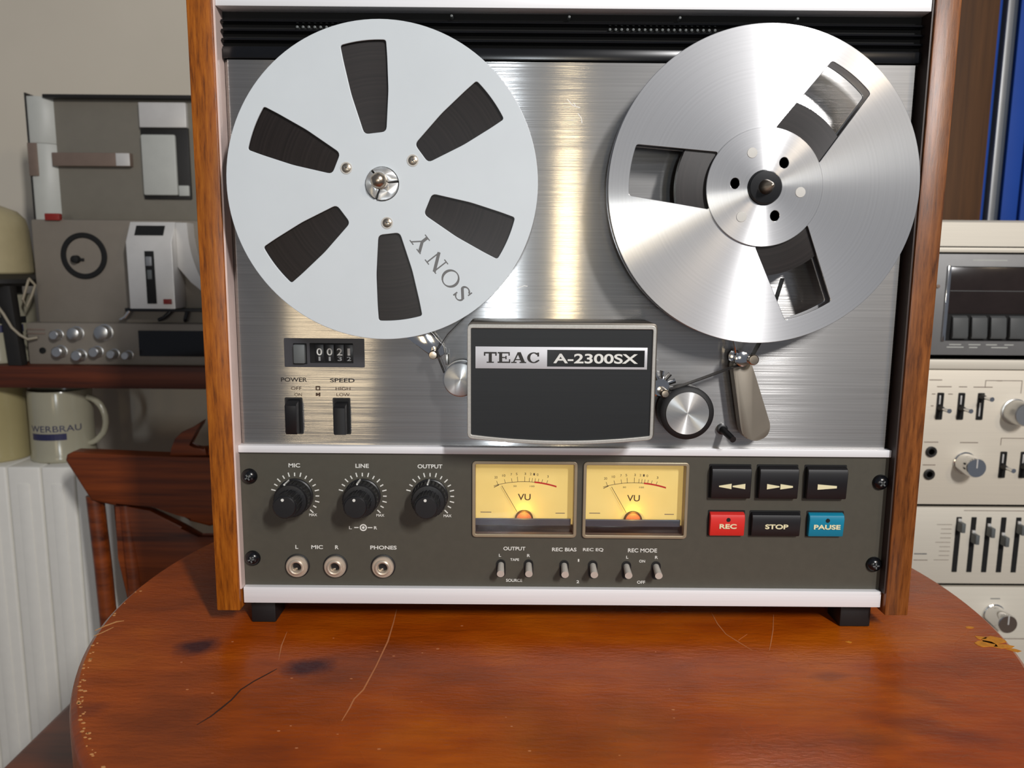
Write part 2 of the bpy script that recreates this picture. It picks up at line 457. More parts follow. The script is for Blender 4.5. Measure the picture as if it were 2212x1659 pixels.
# ------------------------------------------------------------------ table
KNOTS = []
TCX, TCY, TR = -7, 52, 299
def on_table(px, py):
    """point of the table top (z = 0) seen at a photo pixel, in mm"""
    d = fw + rt2 * ((px - 1106) / 1661) - up2 * ((py - 829.5) / 1661)
    c = M.translation; k = -c.z / d.z
    return ((c.x + k * d.x) * 1000, (c.y + k * d.y) * 1000)
purple = srgb(66, 18, 22); brown = srgb(92, 42, 28)
for (px, py, rx, ry, a, amt, c) in ((427, 1396, 17, 14, .5, 1.0, purple), (668, 1440, 18, 14, .35, 1.0, purple), (1880, 1600, 22, 13, .2, .5, brown),
                                    (1990, 1570, 40, 12, -.4, .45, brown), (1790, 1462, 14, 7, .1, .4, brown), (1985, 1500, 36, 9, -.7, .3, brown),
                                    (190, 1535, 12, 9, 0, .4, purple), (1080, 1460, 40, 14, .1, .16, brown), (560, 1640, 40, 16, .3, .3, brown)):
    x, y = on_table(px, py); KNOTS.append(((x - TCX) / 1000, (y - TCY) / 1000, rx / 1000, ry / 1000, a, amt, c))
tb = thing('round_table', 'round reddish brown wooden table with worn edge, scratches and dark knots', 'table', (TCX, TCY, FZ))
MT['table'] = table_mat()
prof = [(0, -62), (TR - 6, -62), (TR - 1, -58), (TR, -52), (TR, -6), (TR - 1.2, -2.2), (TR - 4, 0), (0, 0)]
top = G().lathe((0, 0, 0), prof, 'Z', 160)
bmesh.ops.translate(top.bm, vec=(TCX, TCY, 0), verts=top.bm.verts)
top_o = top.build('tabletop', 'table', None)
for v in top_o.data.vertices: v.co -= Vector((TCX, TCY, 0)) * .001
top_o.parent = tb; top_o.location = (0, 0, -FZ * .001)
G().lathe((TCX, TCY, 0), [(60, -62), (60, -80), (36, -110), (32, -300), (44, -420), (34, -560), (46, -690), (46, -710)], 'Z', 32).build('pedestal', 'chair_wood', tb)
for k in range(4):
    a = PI / 4 + k * PI / 2; d = Vector((math.cos(a), math.sin(a), 0)); c = Vector((TCX, TCY, 0))
    G().tube([c + d * 30 + Vector((0, 0, -640)), c + d * 120 + Vector((0, 0, -665)), c + d * 200 + Vector((0, 0, -705)), c + d * 235 + Vector((0, 0, -738))], 18, 10, 12).build('leg', 'chair_wood', tb)
def scratch(pix, wid, mat, name='scratch'):
    pts = [on_table(*p) for p in pix]
    return G().ribbon(pts, wid, -.05, .12).build(name, mat, tb)
scratch([(857, 1316), (850, 1345), (838, 1385), (812, 1440), (785, 1490), (765, 1510), (755, 1530), (738, 1558)], .9, 'scratch')
scratch([(1536, 1322), (1550, 1348), (1568, 1370), (1600, 1390), (1625, 1405)], .8, 'scratch')
scratch([(1671, 1328), (1670, 1360), (1666, 1385), (1662, 1405)], .7, 'scratch')
scratch([(1595, 1383), (1614, 1370)], .6, 'scratch')
scratch([(620, 1365), (608, 1395), (602, 1425)], .6, 'scratch')
scratch([(598, 1445), (580, 1455), (548, 1472), (520, 1490), (500, 1512), (478, 1530), (455, 1548), (425, 1566)], 1.0, 'crack', 'crack')
scratch([(205, 1362), (230, 1351), (252, 1343), (268, 1341)], 1.5, 'raw_wood', 'edge_chip')
scratch([(203, 1374), (222, 1366), (245, 1355)], 1.3, 'raw_wood', 'edge_chip')
def blot(px, py, r, mat, n=9):
    x, y = on_table(px, py)
    g = G(); pl = [(x + r * (.6 + .7 * random.random()) * 1.5 * math.cos(2 * PI * i / n), y + r * (.6 + .7 * random.random()) * math.sin(2 * PI * i / n)) for i in range(n)]
    return g.prism(pl, -.05, .14, axis='Z').build('edge_chip', mat, tb)
for (px, py, r) in ((2148, 1383, 5), (2130, 1392, 4.5), (2165, 1396, 4), (2118, 1378, 2.4), (2096, 1356, 1.8), (2190, 1404, 2.6), (1834, 1387, 1.2)): blot(px, py, r, 'ochre')
g = G()
for i in range(60):                                   # frayed pale rim, tiny flakes
    a = math.radians(200 + 36 * random.random()) if i > 10 else math.radians(180 + 20 * random.random())
    rr = TR - 4.5 - 3 * random.random(); x, y = TCX + rr * math.cos(a), TCY + rr * math.sin(a); q = .25 + .65 * random.random()
    g.prism([(x + q * 1.6 * math.cos(a + t) * (.6 + .6 * random.random()), y + q * math.sin(a + t)) for t in (0, 1.2, 2.5, 3.8, 5)], -.05, .2, axis='Z')
g.build('edge_flakes', 'raw_wood', tb, kind='stuff')
g = G()
for i in range(26):
    px, py = random.uniform(380, 1500), random.uniform(1340, 1640); x, y = on_table(px, py); q = .25 + .4 * random.random()
    g.prism([(x + q * 1.7 * math.cos(t), y + q * math.sin(t)) for t in (0, 1.2, 2.5, 3.8, 5)], -.05, .1, axis='Z')
g.build('speckles', 'scratch', tb, kind='stuff')

# ================================================================== TAPE DECK
D = thing('tape_deck', 'large reel-to-reel tape deck with walnut sides standing on the round table', 'tape deck', (0, 90, 0))
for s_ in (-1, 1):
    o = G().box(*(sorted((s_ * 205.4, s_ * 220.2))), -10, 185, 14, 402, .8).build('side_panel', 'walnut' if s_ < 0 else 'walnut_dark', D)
G().box(-204.2, 204.2, 12, 180, 18, 396, 1).build('cabinet', 'case_black', D)
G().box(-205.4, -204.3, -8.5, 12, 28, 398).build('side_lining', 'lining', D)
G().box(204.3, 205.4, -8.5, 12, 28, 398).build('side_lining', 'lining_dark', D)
for x0, x1 in ((-203, -187), (183, 203)):
    G().box(x0, x1, 3, 23, 0, 17.5, 1).build('foot', 'rubber', D)
    G().box(x0, x1, 150, 170, 0, 18, 1).build('foot', 'rubber', D)
face = G().prism([(-203.6, 3), (-203.6, 1.8), (-201.6, 0), (201.6, 0), (203.4, 1.8), (203.4, 3)], 119, 350.6, axis='Z').build('faceplate', 'steel', D)
G().box(-204.2, 204.2, -8, 4, 377.8, 384.6, .4).build('top_trim', 'trim', D)
G().box(-204.2, 204.2, -5, 4, 384.6, 397, .6).build('top_rail', 'case_black', D)
G().box(-204.2, 204.2, -4.2, 4, 115.9, 120.5, .35).build('middle_trim', 'trim', D)
G().box(-204.2, 204.2, -6, 4, 17.6, 28.2, .4).build('bottom_trim', 'trim', D)
for pts in (((-2.2, 330), (1.2, 326.4), (5.6, 325.2)), ((1.6, 328), (3, 326)), ((4.2, 322), (6.4, 319.4), (6.8, 316.4)), ((-30.5, 219.4), (-26.4, 220.6), (-24.4, 220.4))):
    g = G()
    for a, b in zip(pts, pts[1:]):
        d = (Vector(b) - Vector(a)).normalized(); q = Vector((-d.y, d.x)) * .22
        g.prism([tuple(Vector(a) + q), tuple(Vector(b) + q), tuple(Vector(b) - q), tuple(Vector(a) - q)], -.05, .1)
    g.build('scratch', 'rec_white', face)
# vent grille: recess, four slats, pegs, a row of holes
G().box(-204.2, 204.2, 2.5, 4, 350.6, 377.8).build('grille_recess', 'void', D)
for zc in (371.6, 366.4, 361.3):
    G().prism([(-1.5, zc + .9), (-2.4, zc + .45), (-2.6, zc), (-2.4, zc - .45), (-1.5, zc - .9), (2.4, zc - .9), (2.4, zc + .9)], -203.6, 203.6, axis='X').build('slat', 'black_gloss', D)
G().box(-203.6, 203.6, -2.0, 2.4, 351.2, 357.6, .5).build('slat', 'black_gloss', D)
for x in (-70, -2, 62, 130):
    G().lathe((x, 0, 375), [(.01, -3.2), (.7, -3), (.9, -2.4), (.9, 2.5)], 'Y', 12).build('peg', 'grey_key', D)
g = G()
for x0, x1 in ((-160, -136), (22, 86)):
    x = x0
    while x < x1:
        g.lathe((x, 0, 369), [(.01, -.6), (.8, -.2), (.8, 2.6)], 'Y', 8); x += 3.4
g.build('grille_studs', 'grey_key', D, kind='stuff')

# ---- counter
cf = G().plate(rrect(-174.2, -124.8, 169.6, 187.5, .6), [rrect(-168.6, -160.2, 171.4, 184.4, .4), rrect(-158.4, -131.6, 172.2, 184.6, .4)], -.7, -.05).build('counter_bezel', 'key_grey', D)
MT['bezel'] = plain('dark_bezel', srgb(52, 52, 58), .4, 0, .05); cf.data.materials[0] = MT['bezel']
G().box(-173.4, -125.6, -.05, .2, 170.4, 186.7).build('counter_recess', 'void', cf)
G().box(-168.0, -160.9, -3.4, .1, 172.0, 183.8, .8).build('reset_button', 'grey_key', cf)
for x, ch, c2 in ((-152.5, '0', '1'), (-146.2, '0', '1'), (-140.0, '2', '3'), (-134.3, '1', '2')):
    dw = G().box(x - 2.7, x + 2.7, -.5, .2, 173.2, 183.8, .2).build('digit_wheel', 'black', cf)
    text(ch, x, 179.2, 4.4, -.6, 'print_white', dw, 3.4 if ch != '1' else 1.6, 'digit', bold=.12)
    text(c2, x, 174.9, 2.6, -.6, 'grey_strip', dw, 2.6 if c2 != '1' else 1.2, 'digit', bold=.1)

# ---- power / speed switches and their printing
for x, dz in ((-169.4, 0), (-139.5, -1.2)):
    sw = G().plate(rrect(x - 5.6, x + 5.3, 127.2, 150.4, .6), [rrect(x - 4.6, x + 4.6, 128, 149.6, .3)], -.5, -.04).build('switch_frame', 'black', D)
    G().box(x - 4.6, x + 4.6, -.1, -.03, 128, 149.6).build('switch_slot', 'void', sw)
    G().prism([(-8.0, 147.6 + dz), (-9.2, 146.6 + dz), (-9.2, 130 + dz), (-8, 128.6), (-.1, 128.2), (-.1, 149.2 + dz)], x - 3.4, x + 3.8, .4, axis='X').build('switch_lever', 'black', sw)
text('POWER', -168.9, 161.6, 2.6, -.06, 'print_black', D, 16.2, bold=.15)
text('SPEED', -138.9, 161.4, 2.6, -.06, 'print_black', D, 15.2, bold=.15)
text('OFF', -167.7, 156.2, 2.0, -.06, 'print_brown', D, 6.6); text('ON', -166.6, 152.2, 2.0, -.06, 'print_brown', D, 4.6)
text('HIGH', -138.6, 156.2, 2.0, -.06, 'print_brown', D, 9.2); text('LOW', -138.6, 152.4, 2.0, -.06, 'print_brown', D, 8.2)
G().plate(rrect(-155.6, -152.8, 155, 157.7, .3), [rrect(-154.9, -153.5, 155.6, 157.1, .2)], -.14, 0).build('switch_symbol', 'print_brown', D)
g = G(); g.box(-155.6, -154.5, -.14, 0, 151.4, 153.4); g.box(-153.9, -152.8, -.14, 0, 151.2, 153.6); g.box(-154.5, -153.9, -.14, 0, 152.0, 152.8)
g.build('switch_symbol', 'print_brown', D)

# ---- reel tables and spindles
LX, LZ = -107.8, 277.8; RX, RZ_ = 108.4, 277.4
for x, z, left in ((LX, LZ, True), (RX, RZ_, False)):
    rt_ = G().lathe((x, 0, z), [(31, .0), (31, -12.5), (30, -14.6), (9.6, -14.6)], 'Y', 64).build('reel_table', 'black' if left else 'case_black', D)
    if left:
        s3 = G()
        for k in range(3):
            a = [math.radians(90 + 38 + 120 * k + 4 + 112 * j / 7) for j in range(8)]
            outer = [(x + 9.2 * math.cos(t), z + 9.2 * math.sin(t)) for t in a]; inner = [(x + 3 * math.cos(t), z + 3 * math.sin(t)) for t in a[::-1]]
            sg = G().prism(outer + inner, -27.6, -14.6, .35, 2).build('spindle_jaw', 'alu_disc', rt_)
        G().lathe((x, 0, z), [(3.0, -14.6), (3.0, -26.5)], 'Y', 24).build('spindle_core', 'void', rt_)
        G().lathe((x - 1.0, 0, z + 1.2), [(4.0, -26), (4.6, -28.5), (4.6, -32.0), (4.0, -34.0), (2.4, -35.4), (0, -35.9)], 'Y', 32).build('spindle_tip', 'nickel', rt_)
    else:
        G().lathe((x, 0, z), [(9.4, -14.6), (9.4, -28.8), (8.8, -29.6), (4.2, -29.8)], 'Y', 48).build('spindle_cap', 'black_gloss', rt_)
        G().lathe((x, 0, z), [(4.2, -29.6), (3.6, -32), (2.2, -37.5), (1.0, -41), (0, -41.6)], 'Y', 32).build('spindle_tip', 'nickel', rt_)

# ---- head cover
hc = G()
def cover_outline(x0, x1, z0, z1, sag, r):
    pl = [(x0, z1), (x0, z0)] + [(x0 + (x1 - x0) * t, z0 - sag * (1 - (2 * t - 1) ** 2)) for t in [i / 12 for i in range(1, 12)]] + [(x1, z0), (x1, z1)]
    return round_poly(pl, r, 3)
hco = G().prism(cover_outline(-58.9, 49.6, 133.0, 200.6, 3.2, 3.0), -34.0, -.2, .5, 2).build('head_cover', 'cover_side', D)
G().plate(cover_outline(-59.2, 48.6, 133.2, 199.6, 3.2, 3.0), [cover_outline(-57.0, 46.6, 135.4, 197.2, 3.2, .8)], -36.4, -33.9, .4).build('cover_rim', 'cover_rim', hco)
G().prism(cover_outline(-57.4, 47.0, 135.2, 197.4, 3.2, .8), -35.2, -33.9).build('cover_plate', 'cover_plate', hco)
npl = G().box(-54.5, 43.9, -35.8, -35.1, 174.2, 186.8, .15).build('nameplate', 'trim', hco)
MT['name_silver'] = brushed('nameplate_silver', (.66, .66, .69), .5, .3, 'X', .02, .4); npl.data.materials[0] = MT['name_silver']
G().box(-13.4, 42.3, -35.95, -35.7, 175.6, 185.2).build('nameplate_field', 'black_gloss', hco)

# slab-serif letters as polygons on a unit cap height: (width, [solid outlines], ...)
def arc(cx, cz, rx, rz, a0, a1, n=14): return [(cx + rx * math.cos(math.radians(a0 + (a1 - a0) * i / n)), cz + rz * math.sin(math.radians(a0 + (a1 - a0) * i / n))) for i in range(n + 1)]
def stroke(a, b, w_):
    a, b = Vector(a), Vector(b); d = (b - a).normalized(); q = Vector((-d.y, d.x)) * w_ / 2
    return [tuple(a + q), tuple(b + q), tuple(b - q), tuple(a - q)]
def rect(x0, x1, z0, z1): return [(x0, z0), (x1, z0), (x1, z1), (x0, z1)]
def band(cx, cz, rx0, rz0, rx1, rz1, a0, a1, n=16): return arc(cx, cz, rx0, rz0, a0, a1, n) + arc(cx, cz, rx1, rz1, a1, a0, n)
LET = {
 'T': (1.0, [rect(.38, .62, 0, 1), rect(0, 1, .86, 1), rect(0, .11, .66, .9), rect(.89, 1, .66, .9), rect(.22, .78, 0, .1)]),
 'E': (1.0, [rect(.12, .36, 0, 1), rect(0, .96, .88, 1), rect(0, 1, 0, .12), rect(.3, .66, .45, .55), rect(.62, .71, .34, .66), rect(.86, .96, .68, .9), rect(.9, 1, .1, .34)]),
 'A': (1.1, [stroke((.18, .06), (.52, .98), .10), stroke((.56, .98), (.88, .06), .26), rect(.28, .80, .27, .36), rect(0, .40, 0, .1), rect(.62, 1.1, 0, .1), rect(.46, .64, .9, 1.0)]),
 'C': (1.0, [band(.52, .5, .52, .5, .28, .40, 42, 318, 22), rect(.80, .94, .62, .98), stroke((.70, .12), (.95, .28), .12)]),
 'S': (.72, [band(.36, .74, .32, .26, .20, .20, 20, 200, 14), band(.38, .26, .34, .26, .20, .19, -160, 20, 14), stroke((.09, .69), (.64, .30), .17), rect(.59, .68, .70, 1.0), rect(.02, .10, 0, .30)]),
 'O': (1.06, [band(.53, .5, .53, .51, .38, .45, 0, 359.9, 40)]),
 'N': (1.08, [rect(.14, .22, 0, 1), rect(.84, .92, 0, 1), stroke((.16, .98), (.90, .02), .19), rect(0, .36, 0, .06), rect(0, .24, .94, 1), rect(.70, 1.08, .94, 1)]),
 'Y': (1.05, [rect(.42, .60, 0, .5), stroke((.12, .97), (.52, .42), .18), stroke((.92, .97), (.54, .42), .08), rect(.28, .74, 0, .06), rect(0, .38, .94, 1), rect(.70, 1.05, .94, 1)]),
}
def serif_letter(ch, place, y0, y1, mat, parent):
    g_ = G()
    for i, pl in enumerate(LET[ch][1]): g_.prism([place(u, v) for u, v in pl], y0 - .004 * i, y1)
    return g_.build('letter', mat, parent)
x = -49.6
for ch, wd in zip('TEAC', (7.3, 7.2, 8.6, 7.2)):
    k = wd / LET[ch][0]
    serif_letter(ch, lambda u, v, x=x, k=k: (x + u * k, 177.5 + v * 6.2), -36.0, -35.7, 'print_black', hco)
    x += wd + .55
text('A-2300SX', 14.3, 180.3, 5.6, -36.0, 'print_white', hco, 48.4, bold=.22)

# ---- left tension arm, left guide roller
la = G().prism([(-98.5, 189.5), (-92, 196), (-86, 196), (-75.2, 184), (-74.6, 179.4), (-78.6, 176.2), (-84, 178.6)], -8, -4.5, .5).build('tension_arm', 'chrome', D)
G().lathe((-80.6, 0, 179.6), [(2.7, -4.5), (2.7, -17), (2.2, -18.4), (0, -18.6)], 'Y', 24).build('arm_pin', 'nickel', la)
G().box(-74.2, -72.4, -7, 0, 172.5, 179, .3).build('arm_stop', 'alu', la)
gr = G().lathe((-64.2, 0, 165.2), [(5, 0), (5, -7), (10.6, -7), (10.6, -9), (9.6, -9.2), (9.6, -16.4), (10.4, -16.8), (10.4, -19), (9.8, -19.4)], 'Y', 48).build('guide_roller', 'alu', D)
G().lathe((-64.2, 0, 165.2), [(10.0, -18.8), (10.0, -19.6), (9.4, -20), (0, -20)], 'Y', 48).build('roller_face', 'alu_disc', gr)

# ---- capstan pinch roller at right, small guides, lever arm, cue lever
pr = G().lathe((71.9, 0, 145.9), [(8, 0), (8, -7), (16.2, -7), (16.2, -18.6), (15.4, -19.4), (13.3, -19.9), (13.2, -18)], 'Y', 64).build('pinch_roller', 'rubber', D)
G().lathe((71.9, 0, 145.9), [(13.1, -18), (13.1, -19.8), (12.8, -20.2), (0, -20.2)], 'Y', 64).build('roller_face', 'alu_disc', pr)
lf = G().lathe((56.8, 0, 160.4), [(6.4, 0), (6.4, -8), (5.2, -8.4), (5.2, -13)], 'Y', 32).build('tape_lifter', 'chrome', D)
for k in range(5):
    a = math.radians(112 - 30 * k)
    c0 = Vector((56.8 + 5 * math.cos(a), -9, 160.4 + 5 * math.sin(a))); c1 = Vector((56.8 + 10 * math.cos(a), -9, 160.4 + 10 * math.sin(a)))
    G().tube([c0, c1], 1.1, 8, 1.5).build('lifter_fin', 'chrome', lf)
G().lathe((58.2, 0, 157.6), [(2.6, -12), (2.6, -19), (2.0, -20), (0, -20.2)], 'Y', 20).build('lifter_pin', 'nickel', lf)
ra = G().prism(round_poly([(99.2, 176.4), (110.2, 176.8), (113, 170), (124.6, 137.5), (123.6, 131), (116.5, 127.4), (108.6, 129.8), (106.6, 135)], 3, 5), -13, -5, .5).build('tension_arm', 'arm_metal', D)
G().lathe((103.6, 0, 178.8), [(4.6, -5), (4.6, -10), (3.4, -10.4), (3.4, -17), (4.4, -17.6), (4.4, -19), (3, -19.6), (0, -19.8)], 'Y', 28).build('arm_roller', 'chrome', ra)
G().lathe((109.6, 0, 178.6), [(2.2, -5), (2.2, -19), (3.2, -19.2), (3.2, -20.6), (2.6, -21.2), (0, -21.4)], 'Y', 24).build('arm_pin', 'nickel', ra)
G().tube([(102.5, -10, 179), (100.6, -12, 186), (99, -12, 191)], .8, 8).build('arm_spring', 'chrome', ra)
cl = G().lathe((98.3, 0, 132.6), [(3.4, 0), (3.4, -2), (2.6, -2.4)], 'Y', 20).build('cue_lever_base', 'black', D)
G().tube([(98.3, -1, 132.6), (99.8, -8, 131), (101.2, -16, 129.2)], 2.3, 12, 2.0).build('cue_lever', 'black', cl)

# ---- control panel
VU = ((-58.0, 8.3, 61.7, 111.4), (12.0, 78.5, 61.5, 111.3))
cpn = G().plate(rrect(-204.2, 204.2, 28.2, 115.9, .3), [rrect(a + 1.5, b - 1.5, c + 1.5, d - 1.5, 1) for a, b, c, d in VU], -2, 3.8).build('control_panel', 'panel', D)
def panel_screw(x, z, rot):
    s0 = G().lathe((x, 0, z), [(5.0, -2), (5.0, -2.6), (4.4, -3.8), (3.2, -5.0), (1.8, -5.6), (0, -5.8)], 'Y', 28).build('screw', 'black_gloss', cpn)
    g_ = G(); 
    for t in (rot, rot + PI / 2):
        u = Vector((math.cos(t), 0, math.sin(t))); q = Vector((-u.z, 0, u.x)); c_ = Vector((x, -5.9, z))
        g_.prism([((c_ + u * a + q * b).x, (c_ + u * a + q * b).z) for a, b in ((-2, -.4), (2, -.4), (2, .4), (-2, .4))], -5.95, -4.6)
    g_.build('screw_slot', 'grey_key', s0)
for x, z, r_ in ((-198.4, 100.2, .5), (-198.6, 46.2, .2), (199.6, 99.4, .8), (199.6, 45.2, .1)): panel_screw(x, z, r_)

def ridged(x, z, r, y0, y1, n=24, depth=.5):
    """knurled knob ring"""
    pl = []
    for i in range(n):
        a = 2 * PI * i / n
        for da, rr in ((-.09, r), (.05, r), (.10, r - depth), (.16, r - depth)): pl.append((x + rr * math.cos(a + da), z + rr * math.sin(a + da)))
    return G().prism(pl, y0, y1, .25, 1)
for kx, kz, word, ww, aw in ((-170.0, 87.6, 'MIC', 7.2, 108), (-127.3, 87.8, 'LINE', 8.4, 96), (-84.6, 88.0, 'OUTPUT', 15.6, 92)):
    text(word, kx, 107.4, 2.6, -2.06, 'print_white', cpn, ww, bold=.2)
    g = G()
    for i in range(15):
        a = math.radians(165 - 15 * i); d = Vector((math.cos(a), math.sin(a))); q = Vector((-d.y, d.x)) * .36
        c_ = Vector((kx, kz)); r0, r1 = 12.8, 15.6 - (.5 if i % 2 else 0)
        g.prism([tuple(c_ + d * r0 + q), tuple(c_ + d * r1 + q), tuple(c_ + d * r1 - q), tuple(c_ + d * r0 - q)], -2.12, -1.95)
    g.build('scale_marks', 'print_white', cpn)
    text('MAX', kx + 10.9, 75.2, 1.7, -2.06, 'print_white', cpn, 5.0, bold=.2)
    kn = G().lathe((kx, 0, kz), [(11.4, -2), (11.4, -3.6), (10.6, -4.0), (10.4, -13.0), (9.9, -14.0), (8.0, -14.2)], 'Y', 56).build('outer_knob', 'black', cpn)
    ridged(kx, kz, 10.9, -12.6, -4.4, 28, .5).build('knob_grip', 'black', kn)
    inn = ridged(kx, kz, 7.6, -25, -14.0, 22, .5).build('inner_knob', 'black', kn)
    G().lathe((kx, 0, kz), [(7.0, -24.8), (6.9, -25.8), (6.4, -26.3), (0, -26.4)], 'Y', 40).build('knob_cap', 'black', kn)
    a = math.radians(aw); d = Vector((math.cos(a), math.sin(a))); q = Vector((-d.y, d.x)) * .42; c_ = Vector((kx, kz))
    G().prism([tuple(c_ + d * 10.4 + q), tuple(c_ + d * 11.4 + q), tuple(c_ + d * 11.4 - q), tuple(c_ + d * 10.4 - q)], -13.6, -3.0).build('pointer_line', 'print_white', kn)
    G().lathe((kx + d.x * 1.5 - .4, 0, kz + 4.6), [(.9, -26.2), (.9, -26.7), (0, -26.75)], 'Y', 14).build('pointer_dot', 'print_white', kn)
# balance mark L - o - R
text('L', -135.6, 66.9, 2.0, -2.06, 'print_white', cpn, 1.8, bold=.2); text('R', -119.6, 66.9, 2.0, -2.06, 'print_white', cpn, 2.0, bold=.2)
G().plate(circ(-127.4, 67, 2.3, 28), [circ(-127.4, 67, 1.5, 24)], -2.14, -1.95).build('balance_mark', 'print_white', cpn)
g = G(); g.lathe((-127.4, 0, 67), [(.9, -1.95), (.9, -2.14)], 'Y', 16); g.box(-133.2, -130.4, -2.12, -1.95, 66.7, 67.3); g.box(-124.6, -121.6, -2.12, -1.95, 66.7, 67.3)
g.build('balance_mark', 'print_white', cpn)
# jacks
for jx in (-170.1, -145.7, -115.1):
    jk = G().lathe((jx, 0, 41.3), [(7.9, -1.9), (7.9, -2.5), (7.2, -2.7)], 'Y', 40).build('jack_washer', 'black', cpn)
    G().lathe((jx, 0, 41.3), [(7.0, -2), (7.0, -4.2), (6.5, -4.8), (5.2, -4.9), (5.0, -5.6), (4.2, -6.0), (3.4, -5.8), (2.9, -5.0), (2.7, -2.4)], 'Y', 40, close=False).build('jack_nut', 'jack', jk)
    G().lathe((jx, 0, 41.3), [(2.8, -2.05), (2.8, -2.4), (0, -2.4)], 'Y', 20).build('jack_hole', 'void', jk)
    G().box(jx - 1.6, jx + .4, -3.6, -2.4, 39, 40.4, .3).build('jack_contact', 'nickel', jk)
for s_, x, ww in (('L', -170.2, 1.8), ('MIC', -157.2, 7.4), ('R', -144.6, 2.2), ('PHONES', -114.8, 16.8)): text(s_, x, 53.8, 2.5, -2.06, 'print_white', cpn, ww, bold=.2)

# ---- VU meters
BULBS = []
def vu(x0, x1, z0, z1):
    m = G().plate(rrect(x0, x1, z0, z1, 2.4), [rrect(x0 + 2.0, x1 - 2.0, z0 + 2.0, z1 - 2.0, .8)], -3.6, -1.95, .35).build('vu_meter', 'bronze_rim', cpn)
    xa, xb, za, zb = x0 + 2.0, x1 - 2.0, z0 + 2.0, z1 - 2.0
    xc = (x0 + x1) / 2 - .1; zp = za + 8.9
    YC = 4.2                                            # printed card, recessed in a dark well
    g_ = G(); g_.box(xa - .5, xa, -2.2, YC + .4, za - .5, zb + .5); g_.box(xb, xb + .5, -2.2, YC + .4, za - .5, zb + .5)
    g_.box(xa, xb, -2.2, YC + .4, zb, zb + .5); g_.box(xa, xb, -2.2, YC + .4, za - .5, za)
    g_.build('meter_well', 'bronze', m)
    G().box(xa - .2, xb + .2, YC, YC + .4, za, zb + .2).build('meter_card', 'dial', m)
    G().box(xa, xb, 1.5, YC - .1, za, za + 4.6, .2).build('meter_base', 'black_gloss', m)
    G().prism([(2.6, za + 4.4), (1.4, za + 4.4), (1.0, za + 8.4), (1.4, za + 9.0), (1.7, za + 9.0), (2.2, za + 6)], xa, xb - 1.4, axis='X').build('meter_strip', 'slate', m)
    Y0 = YC - .02
    R_ = 68.0; acx, acz = xc, zp + 23.6 - R_
    az = lambda dx: acz + math.sqrt(R_ ** 2 - dx ** 2)
    def along(dx0, dx1, up, dn, n=16):
        xs = [dx0 + (dx1 - dx0) * i / n for i in range(n + 1)]
        return [(acx + d, az(d) + up) for d in xs] + [(acx + d, az(d) - dn) for d in xs[::-1]]
    g_ = G(); g_.prism(along(-19.6, 8, .14, .14), Y0 - .06, Y0 + .1)
    for i, dx in enumerate((-16.8, -12.1, -7.8, -4.2, .2, 3.1, 4.9, 6.7, 8.7, 11, 14.1)):
        t = math.radians(90 - dx * 1.35); L_ = 3.4 if i in (3, 4) else 2.6
        g_.prism(stroke((acx + dx, az(dx)), (acx + dx + L_ * math.cos(t), az(dx) + L_ * math.sin(t)), .26), Y0 - .06, Y0 + .1)
    g_.prism(stroke((xc - 19.4, zp + 19.8), (xc - 16.2, zp + 21.4), .42), Y0 - .07, Y0 + .1)
    g_.build('scale_print', 'print_brown', m)
    G().prism(along(6.4, 20.6, .55, .45), Y0 - .08, Y0 + .1).build('red_scale', 'red_print', m)
    for s_, dx in (('20', -18.2), ('10', -13.2), ('7', -8.4), ('5', -5), ('3', .5), ('2', 4), ('1', 6.2), ('0', 8.4), ('3', 15)):
        text(s_, acx + dx, az(dx) + 5.2, 1.5, Y0, 'print_brown', m, 1.0 * len(s_), 'numeral', .06)
    text('50', xc - 6, zp + 20.6, 1.0, Y0, 'print_brown', m, 2.0, 'numeral', .06); text('100', xc + 5, zp + 20.6, 1.0, Y0, 'print_brown', m, 3.0, 'numeral', .06)
    text('VU', xc, zp + 13.4, 4.2, Y0, 'print_brown', m, 8.2, 'lettering', .1, .12)
    G().box(xa + 3, xa + 10, Y0 - .05, Y0 + .08, zp + 3.0, zp + 3.5).build('card_line', 'bronze', m)
    G().box(xb - 11, xb - 5, Y0 - .05, Y0 + .08, zp + 2.6, zp + 3.1).build('card_line', 'bronze', m)
    G().tube([(xc - 4.6, 2.6, zp + 4.2), (xc - 14.4, 2.6, zp + 21.2)], .16, 6).build('needle', 'print_brown', m)
    G().prism(band(xc, zp - 1.0, 5.9, 5.9, 4.9, 4.9, 0, 180, 18), 2.6, YC - .05).build('coil_arch', 'print_brown', m)
    G().prism(arc(xc, zp - 1.0, 4.9, 4.9, 0, 180, 18), 3.2, YC - .05).build('coil', 'copper', m)
    G().box(xa - .3, xb + .3, -3.1, -2.9, za - .3, zb + .3).build('glass_pane', 'glass', m)
    BULBS.append((xc, zp))
for v_ in VU: vu(*v_)
for xc, zp in BULBS:                                    # the little lamp of each meter, behind the grey strip
    for dx, e, c_, zz, yy in ((0, .0034, (1, .56, .08), 4.6, -.6),):
        l = bpy.data.lights.new('meter_bulb', 'POINT'); l.energy = e; l.color = c_; l.shadow_soft_size = .0006
        o = bpy.data.objects.new('meter_bulb', l); COL.objects.link(o); o.location = Vector((xc + dx, yy, zp + zz)) * .001

